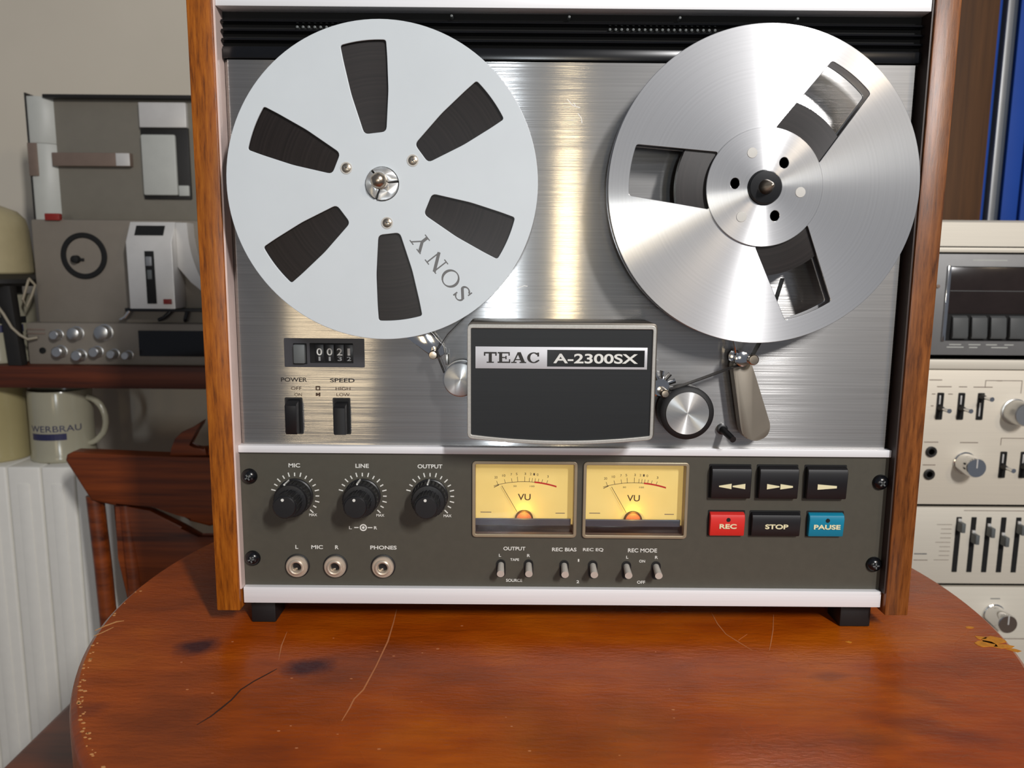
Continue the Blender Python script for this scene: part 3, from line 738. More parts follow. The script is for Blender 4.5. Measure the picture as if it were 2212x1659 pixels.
# ---- six bat toggles
for i, (x, z) in enumerate(((-39.6, 40.3), (-21.8, 40.4), (1.0, 40.1), (19.4, 40.1), (41.0, 39.8), (60.0, 39.8))):
    t = G().plate(rrect(x - 3.0, x + 3.0, z - 5.8, z + 6.2, 2.9, 8), [rrect(x - 2.6, x + 2.6, z - 5.4, z + 5.8, 2.5, 8)], -2.6, -1.95).build('toggle_switch', 'black', cpn)
    G().plate(rrect(x - 2.7, x + 2.7, z - 5.5, z + 5.9, 2.6, 8), [], -2.2, -1.97).build('toggle_slot', 'void', t)
    G().tube([(x, -2, z + 2.6), (x, -7, z + 1.6), (x, -12.4, z + .6)], 2.0, 18, 2.35).build('toggle_lever', 'lever', t)
for s_, x, z, h, ww in (('OUTPUT', -31.0, 53.8, 2.4, 14.0), ('L', -40.2, 49.2, 1.9, 1.4), ('R', -21.9, 49.2, 1.9, 1.9), ('TAPE', -30.8, 46.4, 1.7, 5.6), ('SOURCE', -31.0, 32.4, 2.0, 10.4),
                        ('REC BIAS', .9, 53.4, 2.4, 15.6), ('REC EQ', 19.4, 53.3, 2.4, 13.0), ('1', 10.2, 46.2, 1.8, .9), ('2', 10.0, 31.8, 1.9, 1.7),
                        ('REC MODE', 51.0, 53.2, 2.6, 18.6), ('L', 41.4, 48.6, 1.9, 1.4), ('R', 60.1, 48.6, 1.9, 1.9), ('ON', 51.0, 46.0, 1.8, 3.8), ('OFF', 50.8, 31.8, 2.0, 5.2)):
    text(s_, x, z, h, -2.06, 'print_white', cpn, ww, bold=.16)

# ---- transport keys
def key(name, x0, x1, z0, z1, mat, yf, wellpad=.8):
    k_ = G().plate(rrect(x0 - wellpad, x1 + wellpad, z0 - wellpad, z1 + wellpad + .2, .6), [], -2.3, -1.97).build(name, 'void', cpn)
    c_ = G().prism([(-2.2, z0), (yf + .5, z0), (yf, z0 + .6), (yf - .9, z1 - 3.4), (yf - .2, z1 - 1.2), (yf + 1.6, z1 - .1), (-2.2, z1)], x0, x1, .3, 1, axis='X').build('key_cap', mat, k_)
    return k_
def wedge(x0, x1, z, h0, h1, y, par): G().prism([(x0, z - h0), (x1, z - h1), (x1, z + h1), (x0, z + h0)], y, y + 1.4).build('key_symbol', 'print_cream', par)
Z0, Z1 = 89.2, 109.4
for (a, b), sym in zip(((92.0, 116.8), (122.0, 146.4), (152.0, 177.0)), ('rew', 'ff', 'play')):
    kk = key('transport_key', a, b, Z0, Z1, 'key_black', -6.2); c_ = (a + b) / 2 + .4; zc = 97.3
    if sym == 'rew': wedge(c_ - 8.2, c_ - .4, zc, .35, 1.7, -7.1, kk); wedge(c_ + .3, c_ + 8.2, zc, .35, 1.7, -7.1, kk)
    if sym == 'ff': wedge(c_ - 8.0, c_ - .2, zc, 1.7, .35, -7.1, kk); wedge(c_ + .4, c_ + 8.2, zc, 1.7, .5, -7.1, kk)
    if sym == 'play': wedge(c_ - 6.6, c_ + 5.4, zc, 1.7, .7, -7.1, kk)
for a, b, m_, s_, ww in ((92.6, 114.4, 'red', 'REC', 10.8), (119.0, 149.6, 'key_black', 'STOP', 14.6), (155.2, 177.2, 'blue', 'PAUSE', 16.8)):
    kk = key('transport_key', a, b, 64.4, 79.4, m_, -5.2); c_ = (a + b) / 2
    text(s_, c_ + .3, 70.9, 3.1, -5.85, 'print_cream', kk, ww, bold=.3, thick=.5)
    if s_ != 'STOP': G().lathe((c_ + .4, 0, 75.2), [(1.35, -5), (1.35, -6.15), (0, -6.2)], 'Y', 18).build('key_dot', 'void', kk)

# ================================================================== REELS AND TAPE
def polar(cx, cz, ang, pts):
    """window outline in (radial, tangential) around the reel centre; ang in degrees, counter-clockwise from +X"""
    t = math.radians(ang); u = Vector((math.cos(t), math.sin(t))); q = Vector((-u.y, u.x))
    return [(cx + u.x * r + q.x * v, cz + u.y * r + q.y * v) for r, v in pts]
def at_centre(o, x, z):
    """put the mesh origin on the reel axis so that spun materials turn around it"""
    c = Vector((x, 0, z)) * .001 - wloc(o.parent)
    o.data.transform(Matrix.Translation(-c)); o.location = c
    return o
def reel(x, z, windows, flange_mat, label, R_=88.2):
    r_ = thing('tape_reel', label, 'tape reel', (x, -17, z - R_))
    return r_
# white reel with six windows
WL = reel(LX, LZ, None, None, 'white six-windowed reel full of dark tape, lettered, on the left spindle')
win = []
for k in range(6):
    pts = [(77.4 * math.cos(t), 77.4 * math.sin(t)) for t in [(-.165 + .33 * i / 8) for i in range(9)]]
    pts = round_poly([(28, -6.2), (50, -10.4), (68, -12.2)] + pts[::1] + [(68, 12.2), (50, 10.4), (28, 6.2)], 2.6, 4)
    win.append(polar(LX, LZ, 97 - 60 * k, pts))
holes = [circ(LX + 21.8 * math.cos(math.radians(a)), LZ + 21.8 * math.sin(math.radians(a)), 2.9, 20) for a in (157, 36.5, -83.5)]
fl = G().plate(circ(LX, LZ, 88.2, 128), win + [circ(LX, LZ, 9.5, 40)], -26.0, -24.6, .3).build('front_flange', 'white_reel', WL, 30)
G().plate(circ(LX, LZ, 88.2, 128), win + [circ(LX, LZ, 9.5, 40)], -17.2, -15.9, .3).build('back_flange', 'white_reel', WL, 30)
G().plate(circ(LX, LZ, 27.4, 64), [circ(LX, LZ, 9.5, 40)], -24.6, -17.2).build('hub', 'white_reel', WL)
at_centre(G().plate(circ(LX, LZ, 85.5, 128), [circ(LX, LZ, 27.4, 64)], -24.0, -17.7).build('tape_pack', 'tape', WL), LX, LZ)
MT['screw_cup'] = plain('screw_cup', srgb(196, 194, 188), .45, 0, .03)
for a in (157, 36.5, -83.5):
    sx_, sz_ = LX + 21.8 * math.cos(math.radians(a)), LZ + 21.8 * math.sin(math.radians(a))
    cupo = G().lathe((sx_, 0, sz_), [(3.4, -25.9), (3.4, -26.3), (2.9, -26.4), (2.7, -26.1)], 'Y', 24).build('screw_cup', 'screw_cup', WL)
    G().lathe((sx_, 0, sz_), [(2.6, -26), (2.5, -26.5), (1.4, -26.9), (0, -27)], 'Y', 20).build('screw', 'nickel', cupo)
    g_ = G()
    for t in (a, a + 90):
        u = Vector((math.cos(math.radians(t)), math.sin(math.radians(t)))) * 1.5; c_ = Vector((sx_, sz_))
        g_.prism(stroke(tuple(c_ - u), tuple(c_ + u), .5), -27.08, -26.4)
    g_.build('screw_slot', 'print_grey', cupo)
# the maker's word, reading from the rim inwards
rd = Vector((-.615, .789)); ru = Vector((-.789, -.615))
for ch, (px, pz), hh in (('S', (-62.4, 216.3), 9.4), ('O', (-69.3, 225.0), 10.0), ('N', (-77.3, 234.4), 9.4), ('Y', (-86.0, 245.4), 9.4)):
    wd = LET[ch][0]; c_ = Vector((px, pz))
    serif_letter(ch, lambda u, v, c_=c_, wd=wd, hh=hh: tuple(c_ + rd * (u - wd / 2) * hh + ru * (v - .5) * hh), -26.12, -25.9, 'print_grey', fl)

# spun aluminium reel with three windows
WR = reel(RX, RZ_, None, None, 'shiny spun aluminium reel with three windows and little tape, on the right spindle')
win = []
for k in range(3):
    a1 = .185
    outer = [(76.5 * math.cos(t), 76.5 * math.sin(t)) for t in [(-a1 + 2 * a1 * i / 8) for i in range(9)]]
    inner = [(33 * math.cos(t), 33 * math.sin(t)) for t in [(.50 - 1.0 * i / 8) for i in range(9)]]
    win.append(polar(RX, RZ_, 173 - 120 * k, round_poly(outer + inner, 1.4, 3)))
frf = at_centre(G().plate(circ(RX, RZ_, 88.3, 144), win + [circ(RX, RZ_, 9.6, 40)], -26.0, -25.0, .25).build('front_flange', 'alu_spun', WR, 30), RX, RZ_)
at_centre(G().plate(circ(RX, RZ_, 88.3, 144), win + [circ(RX, RZ_, 9.6, 40)], -17.2, -16.2, .25).build('back_flange', 'alu_spun', WR, 30), RX, RZ_)
G().plate(circ(RX, RZ_, 30, 64), [circ(RX, RZ_, 9.6, 40)], -25.0, -17.2).build('hub', 'black', WR)
at_centre(G().plate(circ(RX, RZ_, 49.5, 96), [circ(RX, RZ_, 30, 64)], -24.2, -17.8).build('tape_pack', 'tape', WR), RX, RZ_)
hub_holes = [[(RX + 17 * math.cos(math.radians(a)) + 2.6 * math.cos(t), RZ_ + 17 * math.sin(math.radians(a)) + 3.0 * math.sin(t)) for t in [2 * PI * i / 20 for i in range(20)]] for a in (53, 173, -67)]
hd = at_centre(G().plate(circ(RX, RZ_, 33.0, 96), [circ(RX, RZ_, 9.6, 40)] + hub_holes, -27.2, -25.9, .25).build('hub_disc', 'alu_spun', WR, 30), RX, RZ_)
for a in (53, 173, -67):
    G().lathe((RX + 17 * math.cos(math.radians(a)), 0, RZ_ + 17 * math.sin(math.radians(a))), [(3.2, -26.1), (0, -26.1)], 'Y', 16).build('hub_hole', 'void', WR)
for a in (113, -7, 233):
    G().lathe((RX + 20.5 * math.cos(math.radians(a)), 0, RZ_ + 20.5 * math.sin(math.radians(a))), [(3.0, -27.1), (2.8, -27.5), (0, -27.6)], 'Y', 24).build('rivet', 'screw_cup', WR)

def strand(name, pts, label, ya=-24, yb=-17.8, th=.25):
    g_ = G(); n = len(pts)
    q = []
    for i, (x, z) in enumerate(pts):
        a = Vector(pts[max(i - 1, 0)]); b = Vector(pts[min(i + 1, n - 1)]); d = (b - a).normalized(); q.append(Vector((-d.y, d.x)) * th)
    g_.prism([(pts[i][0] + q[i].x, pts[i][1] + q[i].y) for i in range(n)] + [(pts[i][0] - q[i].x, pts[i][1] - q[i].y) for i in range(n)][::-1], ya, yb)
    o = g_.build(name, 'tape'); return tag(o, label, 'tape')
strand('tape_strand', [(62.0, 159.9), (66, 160.8), (84, 167.6), (100, 173.8), (105, 175), (108.6, 177.4), (110.4, 180), (118, 196), (126, 226.5)], 'thin dark tape strand from the pinch roller past the right arm to the aluminium reel', -17.6, -11.4)
strand('tape_strand', [(-74.2, 168.8), (-77.8, 178), (-78.4, 182), (-72, 192), (-42, 222.5)], 'thin dark tape strand from the white reel down to the silver guide roller', -17.6, -11.4)

# ================================================================== LEFT SIDE: SHELF, RECORDER, MUGS, RADIATOR, CHAIR
sh = tag(G().box(-1000, 60, 535, 800, 69.5, 99.3, 1.5).build('wall_shelf', 'shelf_wood'), 'dark brown wooden shelf across the back wall, carrying the grey recorder', 'shelf')
RC = thing('portable_recorder', 'grey portable tape recorder with raised lid and silver knobs standing on the wall shelf', 'tape recorder', (-490, 640, 99.3))
base = G().box(-680, -302, 550, 700, 99.3, 155.4, 2.5).build('base', 'rec_grey', RC)
slab = G().box(-672, -310, 566, 640, 154, 291, 2.5).build('deck_panel', 'rec_grey', RC)
G().lathe((-604.2, 566, 243.6), [(30.6, .5), (30.6, -1.6), (29.6, -2.4), (24.6, -2.4), (23.6, -1.4), (23.6, .2)], 'Y', 56).build('reel_ring', 'void', RC)
G().lathe((-604.2, 566, 243.6), [(23.7, .2), (23.6, -.6), (0, -.6)], 'Y', 40).build('reel_plate', 'rec_grey', RC)
G().lathe((-614, 565.4, 239), [(5.5, .2), (5, -7), (3, -8), (0, -8.2)], 'Y', 20).build('spindle', 'void', RC)
G().box(-619, -604, 563.5, 565.4, 236.5, 240.5, .4).build('spindle_arm', 'void', RC)
hb = G().prism([(566, 176), (532, 176), (531, 261.5), (546, 287.5), (566, 288.5)], -531, -471.5, 1.6, 2, axis='X').build('head_block', 'rec_white', RC)
G().prism([(-531, 176), (-474, 176), (-474, 200), (-540, 180)], 548, 566).build('head_skirt', 'rec_grey', RC)
nrm = Vector((0, -26, 15)).normalized()                # sloped top face of the block
def on_slope(x, t): p = Vector((x, 531, 261.5)).lerp(Vector((x, 546, 287.5)), t); return p
g_ = G(); vs = [on_slope(-521, .32) , on_slope(-484, .32), on_slope(-484, .80), on_slope(-521, .80)]
A = [g_.bm.verts.new(v_ + nrm * .8) for v_ in vs]; B = [g_.bm.verts.new(v_ - nrm * .6) for v_ in vs]
g_.face(A); g_.face(B)
for i in range(4): g_.face((A[i], A[(i + 1) % 4], B[(i + 1) % 4], B[i]))
g_.build('counter_window', 'void', hb)
G().box(-507.3, -495.4, 530.4, 533, 182.5, 250, .3).build('lever_slot', 'void', hb)
G().box(-505.6, -498, 528.5, 532, 231, 243, .6).build('slot_lever', 'grey_strip', hb)
G().box(-505, -499, 529.5, 532, 214, 226, .6).build('slot_lever', 'grey_key', hb)
G().box(-486.6, -475.8, 530.6, 533, 182, 188.6, .4).build('badge', 'dark_red', hb)
# flaring side of the block, swept down to the right
prf = []
for i in range(9):
    t = i / 8; prf.append((-471 + 2 + 50 * t ** 1.6 * .9, 287 - 108 * t))
G().prism([(-471.4, 287), (-456, 287)] + [(-456 + 56 * (1 - math.cos(math.radians(a))), 283 - 100 * math.sin(math.radians(a))) for a in range(8, 84, 6)] + [(-404, 181), (-420, 186), (-438, 196), (-455, 210), (-471.4, 230)], 544, 566, 5, 3).build('block_side', 'rec_white', RC)
g_ = G(); g_.box(-548, -404, 552, 566, 171, 175.5, .5); g_.build('lever_rail', 'black', RC)
for x0, z0, x1, z1 in ((-556, 160, -540, 176), (-505, 160, -488, 172), (-470, 159, -466, 173), (-424, 160, -410, 172)):
    G().tube([(x0, 556, z0), ((x0 + x1) / 2, 552, z0 + 3), (x1, 556, z1)], 2.6, 10).build('tape_lever', 'black' if x0 > -550 else 'chrome', RC)
for kx, kz, r_ in ((-637.3, 139.5, 6.4), (-612, 141.6, 8.2), (-574.8, 143.2, 9.6), (-635, 117.2, 7.4), (-609.6, 112.4, 7.4), (-586.4, 117.2, 7), (-564, 114.6, 6), (-545, 113, 5.4)):
    kb = G().lathe((kx, 550, kz), [(r_ * 1.15, .4), (r_ * 1.15, -1), (r_, -1.4), (r_ * .96, -12), (r_ * .8, -13), (0, -13)], 'Y', 28).build('knob', 'alu', RC)
G().lathe((-660, 550, 118.2), [(4.2, .4), (4.2, -1.4), (2.6, -1.6), (2.2, -.4), (0, -.4)], 'Y', 24).build('jack', 'void', RC)
G().box(-531, -320, 548.8, 552, 111.5, 146, .8).build('meter_window', 'window_dark', RC).data.materials[0] = MT['black_gloss']
for z_ in (146.4, 140.8): G().box(-679, -655, 548.8, 551, z_ - .9, z_ + 1.1, .3).build('name_strip', 'bronze', RC)
lid = G().box(-660, -312, 612, 660, 292, 456.5, 3).build('lid', 'rec_dark', RC)
G().box(-664, -312, 600, 612.5, 452.8, 457.4, 1).build('lid_rim', 'case_black', lid)
G().box(-688, -686, 600, 640, 292, 459, .5).build('lid_rim', 'case_black', lid)
G().prism([(-687, 602), (-676, 600.5), (-664, 604), (-655, 613), (-655, 625), (-687, 640)], 292, 394, 1, axis='Z').build('lid_side', 'rec_light', lid)
bpy.context.view_layer.update()
G().prism([(-687, 602), (-676, 600.5), (-664, 604), (-655, 613), (-655, 625), (-687, 640)], 394, 455, 1, axis='Z').build('lid_side', 'rec_light', lid)
G().box(-688.6, -676, 598.8, 601.6, 350.6, 394, .6).build('lid_clip', 'bronze', lid)
G().box(-659, -553, 603, 612.4, 364.5, 382.2, .8).build('lid_bar', 'bronze', lid)
G().box(-572, -553.4, 602.4, 604, 365, 381.8, .5).build('bar_end', 'rec_white', lid)
G().box(-538, -474.5, 604, 612.4, 416, 448.6, 1).build('lid_pad', 'rec_white', lid)
G().box(-539, -474.5, 608, 612.4, 322, 416, .8).build('lid_recess', 'case_black', lid)
G().box(-537.6, -490.8, 603, 609, 326.5, 407, 2.5).build('lid_pad', 'rec_light', lid)
G().box(-490, -476, 604.5, 609, 326, 340, 1).build('lid_pad', 'rec_light', lid)
G().box(-651, -631.5, 562, 570, 289.5, 298.6, 1).build('lid_catch', 'dark_red', RC)

# canister stand, beige canister, steins on the shelf
st = thing('metal_stand', 'black metal stand with slanting leg at the left end of the shelf', 'stand', (-757, 585, 99.3))
G().lathe((-757, 585, 0), [(0, 203), (78, 203), (82, 207), (80, 212), (66, 219), (0, 219)], 'Z', 48).build('stand_top', 'case_black', st)
for x0, x1, y_ in ((-697, -690, 536), (-817, -824, 536)):
    G().prism([(x0 - 9, 204), (x0 + 9, 204), (x1 + 9, 99.4), (x1 - 9, 99.4)] , y_, y_ + 14, 1).build('stand_leg', 'case_black', st)
G().box(-768, -752, 650, 664, 99.4, 204, 1).build('stand_leg', 'case_black', st)
cn = G().lathe((-757, 585, 219.2), [(0, 0), (63, 0), (64.5, 2), (60, 60), (57, 74), (48, 84), (30, 91), (0, 93)], 'Z', 56).build('canister', 'beige')
tag(cn, 'beige canister with rounded shoulder standing on the black metal stand', 'canister')

def mug(name, x, y, z, r, h, mat, label, cat, handle, band_=None):
    t = thing(name, label, cat, (x, y, z), 'stoneware mugs' if name == 'stoneware_mug' else None)
    G().lathe((x, y, z), [(0, 0), (r * .95, 0), (r, 2), (r * 1.0, 7), (r * .975, 9.5), (r * .965, h * .55), (r * .97, h - 3), (r * .95, h), (r * .90, h), (r * .88, h - 4), (r * .88, 6), (0, 5)], 'Z', 56).build('body', mat, t)
    if handle:
        pts = []
        for i in range(13):
            a = math.radians(82 - 172 * i / 12)
            pts.append((x + r * .90 + 27 * math.cos(a) * (1 if i < 9 else .92), y - 6, z + h * .56 + 33 * math.sin(a)))
        G().tube(pts, 4.6, 12, 3.8).build('handle', mat, t)
    return t
m1 = mug('stoneware_mug', -664, 588, -36.8, 41.5, 98, 'glaze', 'grey glazed mug with blue print, beside the beige mug on the radiator', 'mug', True)
m0 = mug('stoneware_mug', -757, 585, -36.8, 44, 104, 'glaze_yellow', 'beige glazed mug at the left end of the radiator, left of the grey mug', 'mug', False)
def wrap(word, t, x, y, z, r, h, a0, a1, mat, name='lettering', flat=False):
    """flat print bent around a mug; angles in degrees from the camera-facing side"""
    if flat:
        g_ = G(); n = 10
        for i in range(n):
            b0, b1 = [math.radians(a0 + (a1 - a0) * (i + j) / n) for j in (0, 1)]
            v_ = [g_.bm.verts.new((x + (r + .25) * math.sin(b), y - (r + .25) * math.cos(b), zz)) for b, zz in ((b0, z - h / 2), (b1, z - h / 2), (b1, z + h / 2), (b0, z + h / 2))]
            g_.face(v_)
        return g_.build(name, mat, t)
    o = text(word, 0, 0, h, 0, mat, t, 1.0, name)
    for v_ in o.data.vertices:
        b = math.radians(a0 + (a1 - a0) * (v_.co.x * 1000 + wloc(t).x * 1000 + .5)); yy = r + .15 + max(-.1, min(.1, -(v_.co.y * 1000 + wloc(t).y * 1000)))
        zz = v_.co.z * 1000 + wloc(t).z * 1000
        v_.co = (Vector((x + yy * math.sin(b), y - yy * math.cos(b), z + zz)) * .001) - wloc(t)
    return o
wrap('WERBRAU', m1, -664, 588, 10.8, 40.2, 8.6, -34, 64, 'navy')
wrap('', m1, -664, 588, -.4, 40.2, 9.0, -32, 36, 'navy', 'print_bar', True)
s1 = mug('stein', -747, 585, 99.3, 54, 92, 'glaze', 'pale stein with dark blue band under the black stand on the shelf', 'stein', False)
wrap('', s1, -747, 585, 158, 52.6, 9, -80, 80, 'void', 'dark_band', True); wrap('', s1, -747, 585, 147, 52.6, 10, -80, 74, 'navy', 'blue_band', True)
cb = tag(G().tube([(-722, 532, 196), (-706, 530, 184), (-696, 531, 168), (-688, 533, 150), (-680, 536, 140), (-672, 539, 134), (-662, 544, 136)], 1.9, 10).build('cord', 'cord'), 'pale cord looping down in front of the black stand leg', 'cord')
cb2 = tag(G().tube([(-668, 545, 212), (-672, 543, 198), (-676, 542, 186), (-674, 545, 176), (-668, 548, 190), (-663, 550, 205), (-668, 545, 214)], 1.7, 10).build('cord', 'cord'), 'short pale cord hanging beside the recorder and the stand top', 'cord')

RD = thing('radiator', 'white column radiator under the shelf, left of the chair', 'radiator', (-740, 580, FZ))
e0 = G().box(-619.5 + 1, -619.5 + 45, 530, 632, -720, -36.9, 3, 3)
f0 = e0.build('radiator_fin', 'radiator', RD)
G().box(-619.5 + 14, -619.5 + 30, 528.6, 532, -690, -60, 1.2).build('fin_crease', 'radiator', f0)
for k in range(1, 6): copy_part(f0, RD, -45.6 * k, 0)
G().box(-850, -574, 560, 600, -690, -660).build('rail', 'radiator', RD); G().box(-850, -574, 560, 600, -110, -80).build('rail', 'radiator', RD)
for x in (-800, -620): G().box(x - 12, x + 12, 560, 600, -750, -715, 1).build('foot', 'radiator', RD)

CH = thing('wooden_chair', 'dark brown rustic wooden chair with carved plank back, behind the table at left', 'chair', (-395, 330, FZ))
pl = [(-562, 2), (-560, 9), (-553, 12.5), (-530, 11), (-470, 8.6), (-430, 7.5), (-395, 7), (-360, 7.5), (-320, 8.6), (-260, 11), (-237, 12.5), (-230, 9), (-228, 2), (-255, -47),
      (-285, -54), (-330, -50), (-358, -60), (-372, -72), (-395, -78), (-418, -72), (-432, -60), (-460, -50), (-505, -54), (-535, -47)]
G().prism(pl, 414, 438, 4, 3).build('back_plank', 'chair_wood', CH)
for s_ in (-1, 1):
    X = lambda x: -395 + s_ * (x + 395)
    G().tube([(X(-537), 428, -44), (X(-531), 424, -130), (X(-522), 416, -300), (X(-522), 430, -748)], 10, 12).build('post', 'chair_wood', CH)
    G().tube([(X(-500), 428, -50), (X(-494), 424, -130), (X(-488), 420, -232)], 9, 12).build('spindle', 'chair_wood', CH)
    hp = [(X(-440), 7), (X(-438), 16), (X(-433), 28), (X(-424), 36.5), (X(-410), 43), (X(-398.6), 50.5), (X(-401), 45), (X(-407), 37), (X(-414), 28), (X(-418), 20), (X(-410), 16), (X(-397), 18), (X(-395), 8)]
    G().prism(hp, 419, 433, 2.5, 2).build('back_scroll', 'chair_wood', CH)
    G().tube([(X(-535), 90, -306), (X(-530), 70, -520), (X(-540), 60, -748)], 15, 12, 12).build('leg', 'chair_wood', CH)
G().prism([(-512, -52), (-468, -60), (-430, -80), (-412, -96), (-378, -96), (-360, -80), (-322, -60), (-278, -52), (-280, -120), (-296, -232), (-494, -232), (-510, -120)], 420, 434, 3).build('back_splat', 'chair_wood', CH)
G().box(-540, -250, 408, 436, -260, -230, 4).build('back_rail', 'chair_wood', CH)
G().box(-560, -230, 60, 440, -308, -284, 8).build('seat', 'chair_wood', CH)

# ================================================================== RIGHT SIDE: STACK OF SILVER COMPONENTS, BLUE CABINET
SX0, SX1, SY0, SY1 = 408, 850, 360, 600
def case(name, label, cat, z0, z1, body='case_black'):
    t = thing(name, label, cat, ((SX0 + SX1) / 2, (SY0 + SY1) / 2, z0))
    G().box(SX0 + 3, SX1 - 3, SY0 + 4, SY1, z0 + 3, z1 - 1, 1).build('case', body, t)
    for x in (SX0 + 40, SX1 - 40):
        for y in (SY0 + 40, SY1 - 40): G().lathe((x, y, z0), [(10, 0), (10, 4)], 'Z', 16).build('foot', 'rubber', t)
    return t
def toggle(t, x, z, up, y=SY0):
    s_ = G().plate(rrect(x - 3.6, x + 3.6, z - 15, z + 15, 1.0), [rrect(x - 2.6, x + 2.6, z - 14, z + 14, .8)], y - 1.0, y + .4).build('toggle_switch', 'case_black', t)
    G().box(x - 2.7, x + 2.7, y - .3, y + .2, z - 14.2, z + 14.2).build('toggle_slot', 'void', s_)
    G().box(x - 1.2, x + .4, y - .9, y - .2, z + (2 if not up else -11), z + (12 if not up else 4), .2).build('slot_strip', 'rec_white', s_)
    dz = 13 if up else 0
    G().tube([(x, y - .4, z + dz - 2), (x, y - 8, z + dz - 2)], 3.4, 14, 2.2).build('lever_boot', 'case_black', s_)
    G().tube([(x, y - 7, z + dz - 2), (x, y - 15, z + dz - 2), (x, y - 20, z + dz - 2)], 1.6, 12, 2.6).build('toggle_lever', 'chrome', s_)
def knob(t, x, z, r, L_, y=SY0, mat='alu'):
    k_ = G().lathe((x, y, z), [(r * 1.0, .4), (r * 1.0, -2), (r * .92, -2.6), (r * .88, -L_ + 2), (r * .80, -L_), (0, -L_)], 'Y', 36).build('knob', mat, t)
    G().box(x - .7, x + .7, y - L_ - .3, y - L_ + 1, z, z + r * .78).build('pointer', 'rec_white', k_)
    return k_
def printed(t, x0, x1, z, y=SY0, mat='print_grey', h=1.0): return G().box(x0, x1, y - .16, y + .1, z - h / 2, z + h / 2).build('print_line', mat, t)

# tuner (lowest), equaliser, amplifier, cassette deck (top)
T4 = case('tuner', 'silver component with one round knob, lowest of the stack at right', 'tuner', -262, -122.6)
G().box(SX0, SX1, SY0, SY0 + 6, -259, -123.6, .5).build('front_panel', 'champagne_lt', T4)
knob(T4, 521, -156, 12.5, 27, mat='chrome'); printed(T4, 516, 527, -137.5)
printed(T4, 480, 850, -186, h=.8, mat='bronze')
T3 = case('equalizer', 'silver equalizer with vertical black slider slots, under the amplifier', 'equalizer', -122, -29)
G().box(SX0, SX1, SY0, SY0 + 6, -119.6, -30, .5).build('front_panel', 'champagne_lt', T3)
for i, dz in enumerate((22.5, 9, 17, 6.6, 20, 14)):
    x = 471.2 + 16.8 * i
    sl = G().plate(rrect(x - 2.9, x + 2.9, -105.8, -41.0, .5), [], SY0 - .5, SY0 + .2).build('slider_slot', 'void', T3)
    zc = -73.3 + dz
    G().box(x - 2.2, x + 2.2, SY0 - 11, SY0 - .3, zc - 5.5, zc + 5.5, .8).build('slider_knob', 'grey_key', sl)
    G().box(x - 1.8, x + 1.8, SY0 - 3, SY0 - .4, zc + 5.2, zc + 8.4, .5).build('slider_tip', 'rec_white', sl)
for i in range(9): printed(T3, 452 + (i % 4 == 0) * -5, 464, -50 - 5.2 * i, mat='bronze', h=.5)
printed(T3, 476, 560, -33.4, mat='bronze', h=.7); printed(T3, 424, 438.5, -84.6, h=1.3); printed(T3, 424, 440, -92, mat='bronze', h=.8)
T2 = case('amplifier', 'silver amplifier with chrome toggles and round knobs, middle of the right stack', 'amplifier', -28.6, 138)
G().box(SX0, SX1, SY0, SY0 + 6, -26.4, 125.4, .5).build('front_panel', 'champagne', T2)
G().box(SX0, SX1, SY0 - .6, SY0 + 6, 126.4, 137, .8).build('top_strip', 'champagne_lt', T2)
for x, up in ((437.6, 0), (460.8, 0), (482.2, 1)): toggle(T2, x, 85.4, up)
for x in (513.6, 536.2): toggle(T2, x, 19.8, 0)
knob(T2, 520, 80, 14.5, 22); knob(T2, 470.6, 21.6, 12.6, 24, mat='chrome')
for z_ in (34.0, 8.2):
    j_ = G().lathe((432.6, SY0, z_), [(6.0, .2), (6.0, -2), (5, -2.6), (3.4, -2.4), (3, -.6)], 'Y', 28, close=False).build('jack', 'case_black', T2)
    G().lathe((432.6, SY0, z_), [(3.2, -.7), (0, -.7)], 'Y', 16).build('jack_hole', 'void', j_)
for x0, x1, z_ in ((433, 449, 107), (457, 466, 107), (473, 494, 106.8), (424, 440, 44.8), (464, 484, 44.6), (425, 439, 18.8), (428, 432, 98.8), (446, 451, 98.8), (428, 431, 85.6), (498, 504, 114), (424, 438, 114.4)): printed(T2, x0, x1, z_, mat='bronze', h=.9)
for x0, x1, z_ in ((485.4, 526, 114.2), (509, 545, 49.8)):
    g_ = G(); g_.box(x0, x1, SY0 - .15, SY0 + .1, z_ - .35, z_ + .35); g_.box(x0, x0 + .7, SY0 - .15, SY0 + .1, z_ - 8, z_); g_.box(x1 - .7, x1, SY0 - .15, SY0 + .1, z_ - 14, z_); g_.build('print_bracket', 'bronze', T2)
T1 = case('cassette_deck', 'silver-topped cassette deck with smoked window and grey keys, top of the right stack', 'cassette deck', 138.4, 286.5)
G().box(SX0, SX1, SY0, SY0 + 6, 142, 250.5, .5).build('front_panel', 'deck_grey', T1)
G().prism([(SY0 + 240, 286.2), (SY0 + 4, 286.2), (SY0 - 1, 283.6), (SY0 - 2, 258.6), (SY0 + 4, 258.6)], SX0, SX1, 1, axis='X').build('top_panel', 'champagne_lt', T1)
G().box(SX0, SX1, SY0 - 2.4, SY0 + 4, 252.2, 257.4, .8).build('top_lip', 'champagne_lt', T1)
G().box(434.6, 760, SY0 - .6, SY0 + 1, 157.6, 237.4).build('well', 'void', T1)
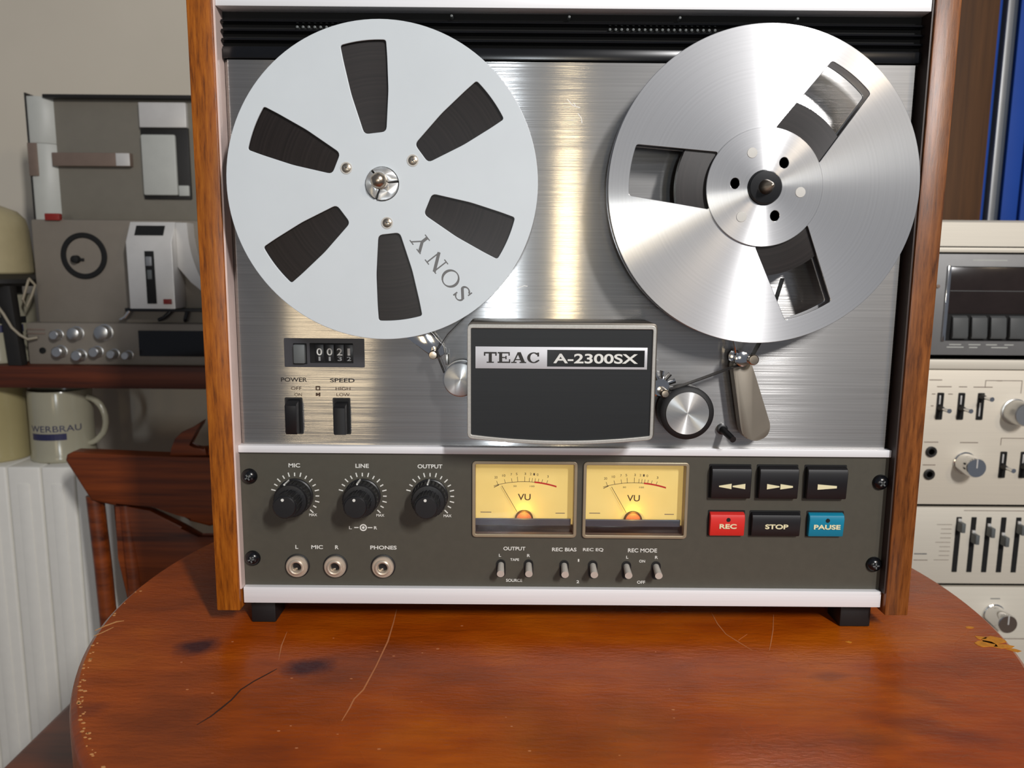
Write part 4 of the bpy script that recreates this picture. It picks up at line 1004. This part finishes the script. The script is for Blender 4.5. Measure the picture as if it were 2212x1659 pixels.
G().box(436, 700, SY0 - 1.4, SY0 - .4, 187, 236.6, .3).build('cassette_window', 'window_dark', T1)
G().box(437, 700, SY0 - 1.6, SY0 - 1.3, 211, 211.7, .1).build('window_line', 'key_grey', T1)
tr_ = G().box(432.4, 436.0, SY0 - 2.6, SY0, 157.4, 238, .4).build('chrome_edge', 'chrome', T1)
for i in range(8):
    x = 441.6 + 20.6 * i
    kk = G().prism([(SY0 - .4, 160), (SY0 - 5, 160.4), (SY0 - 6.4, 163), (SY0 - 4, 182.6), (SY0 - .4, 185)], x, x + 16.6, .7, axis='X').build('piano_key', 'key_grey', T1)
for x0, x1, z_ in ((442, 455, 153.4), (439.5, 458, 150.6), (463, 476, 153.4), (464, 473, 150.4), (482, 494, 153.4), (488, 506, 150.4), (502, 512, 153.4), (459, 488, 244), (488, 496, 244)): printed(T1, x0, x1, z_, mat='rec_light', h=1.1)
G().lathe((424, SY0, 216), [(2, .2), (2, -1.2), (0, -1.4)], 'Y', 14).build('panel_stud', 'bronze', T1)
KB = thing('stack_cabinet', 'dark wooden cabinet beneath the stack of silver components', 'cabinet', (630, 480, FZ))
G().box(SX0, SX1, SY0 + 2, SY1, -740, -262.2, 2).build('body', 'chair_wood', KB)
for i in range(2): G().box(SX0 + 8 + 215 * i, SX0 + 218 + 215 * i, SY0 - 8, SY0 + 2, -720, -282, 2).build('door', 'chair_wood', KB)
for x in (SX0 + 20, SX1 - 60): G().box(x, x + 40, SY0 + 20, SY1 - 20, -750, -739).build('foot', 'chair_wood', KB)

BC = thing('blue_cabinet', 'tall blue metal cabinet with a grey vertical strip behind the silver stack', 'cabinet', (800, 740, FZ))
G().box(641, 1100, 712, 792, -750, 1200, 2).build('body', 'teal_dark', BC)
G().box(645, 668, 699, 712, -740, 1190, 1).build('edge_post', 'blue_metal', BC)
G().box(673, 683, 694, 712, -740, 1190, 2).build('grey_post', 'grey_strip', BC)
G().box(698, 722, 704, 712, -740, 1190, 1).build('door_panel', 'blue_metal', BC)
G().box(724, 1090, 700, 712, -740, 1190, 2).build('door_panel', 'blue_metal', BC)
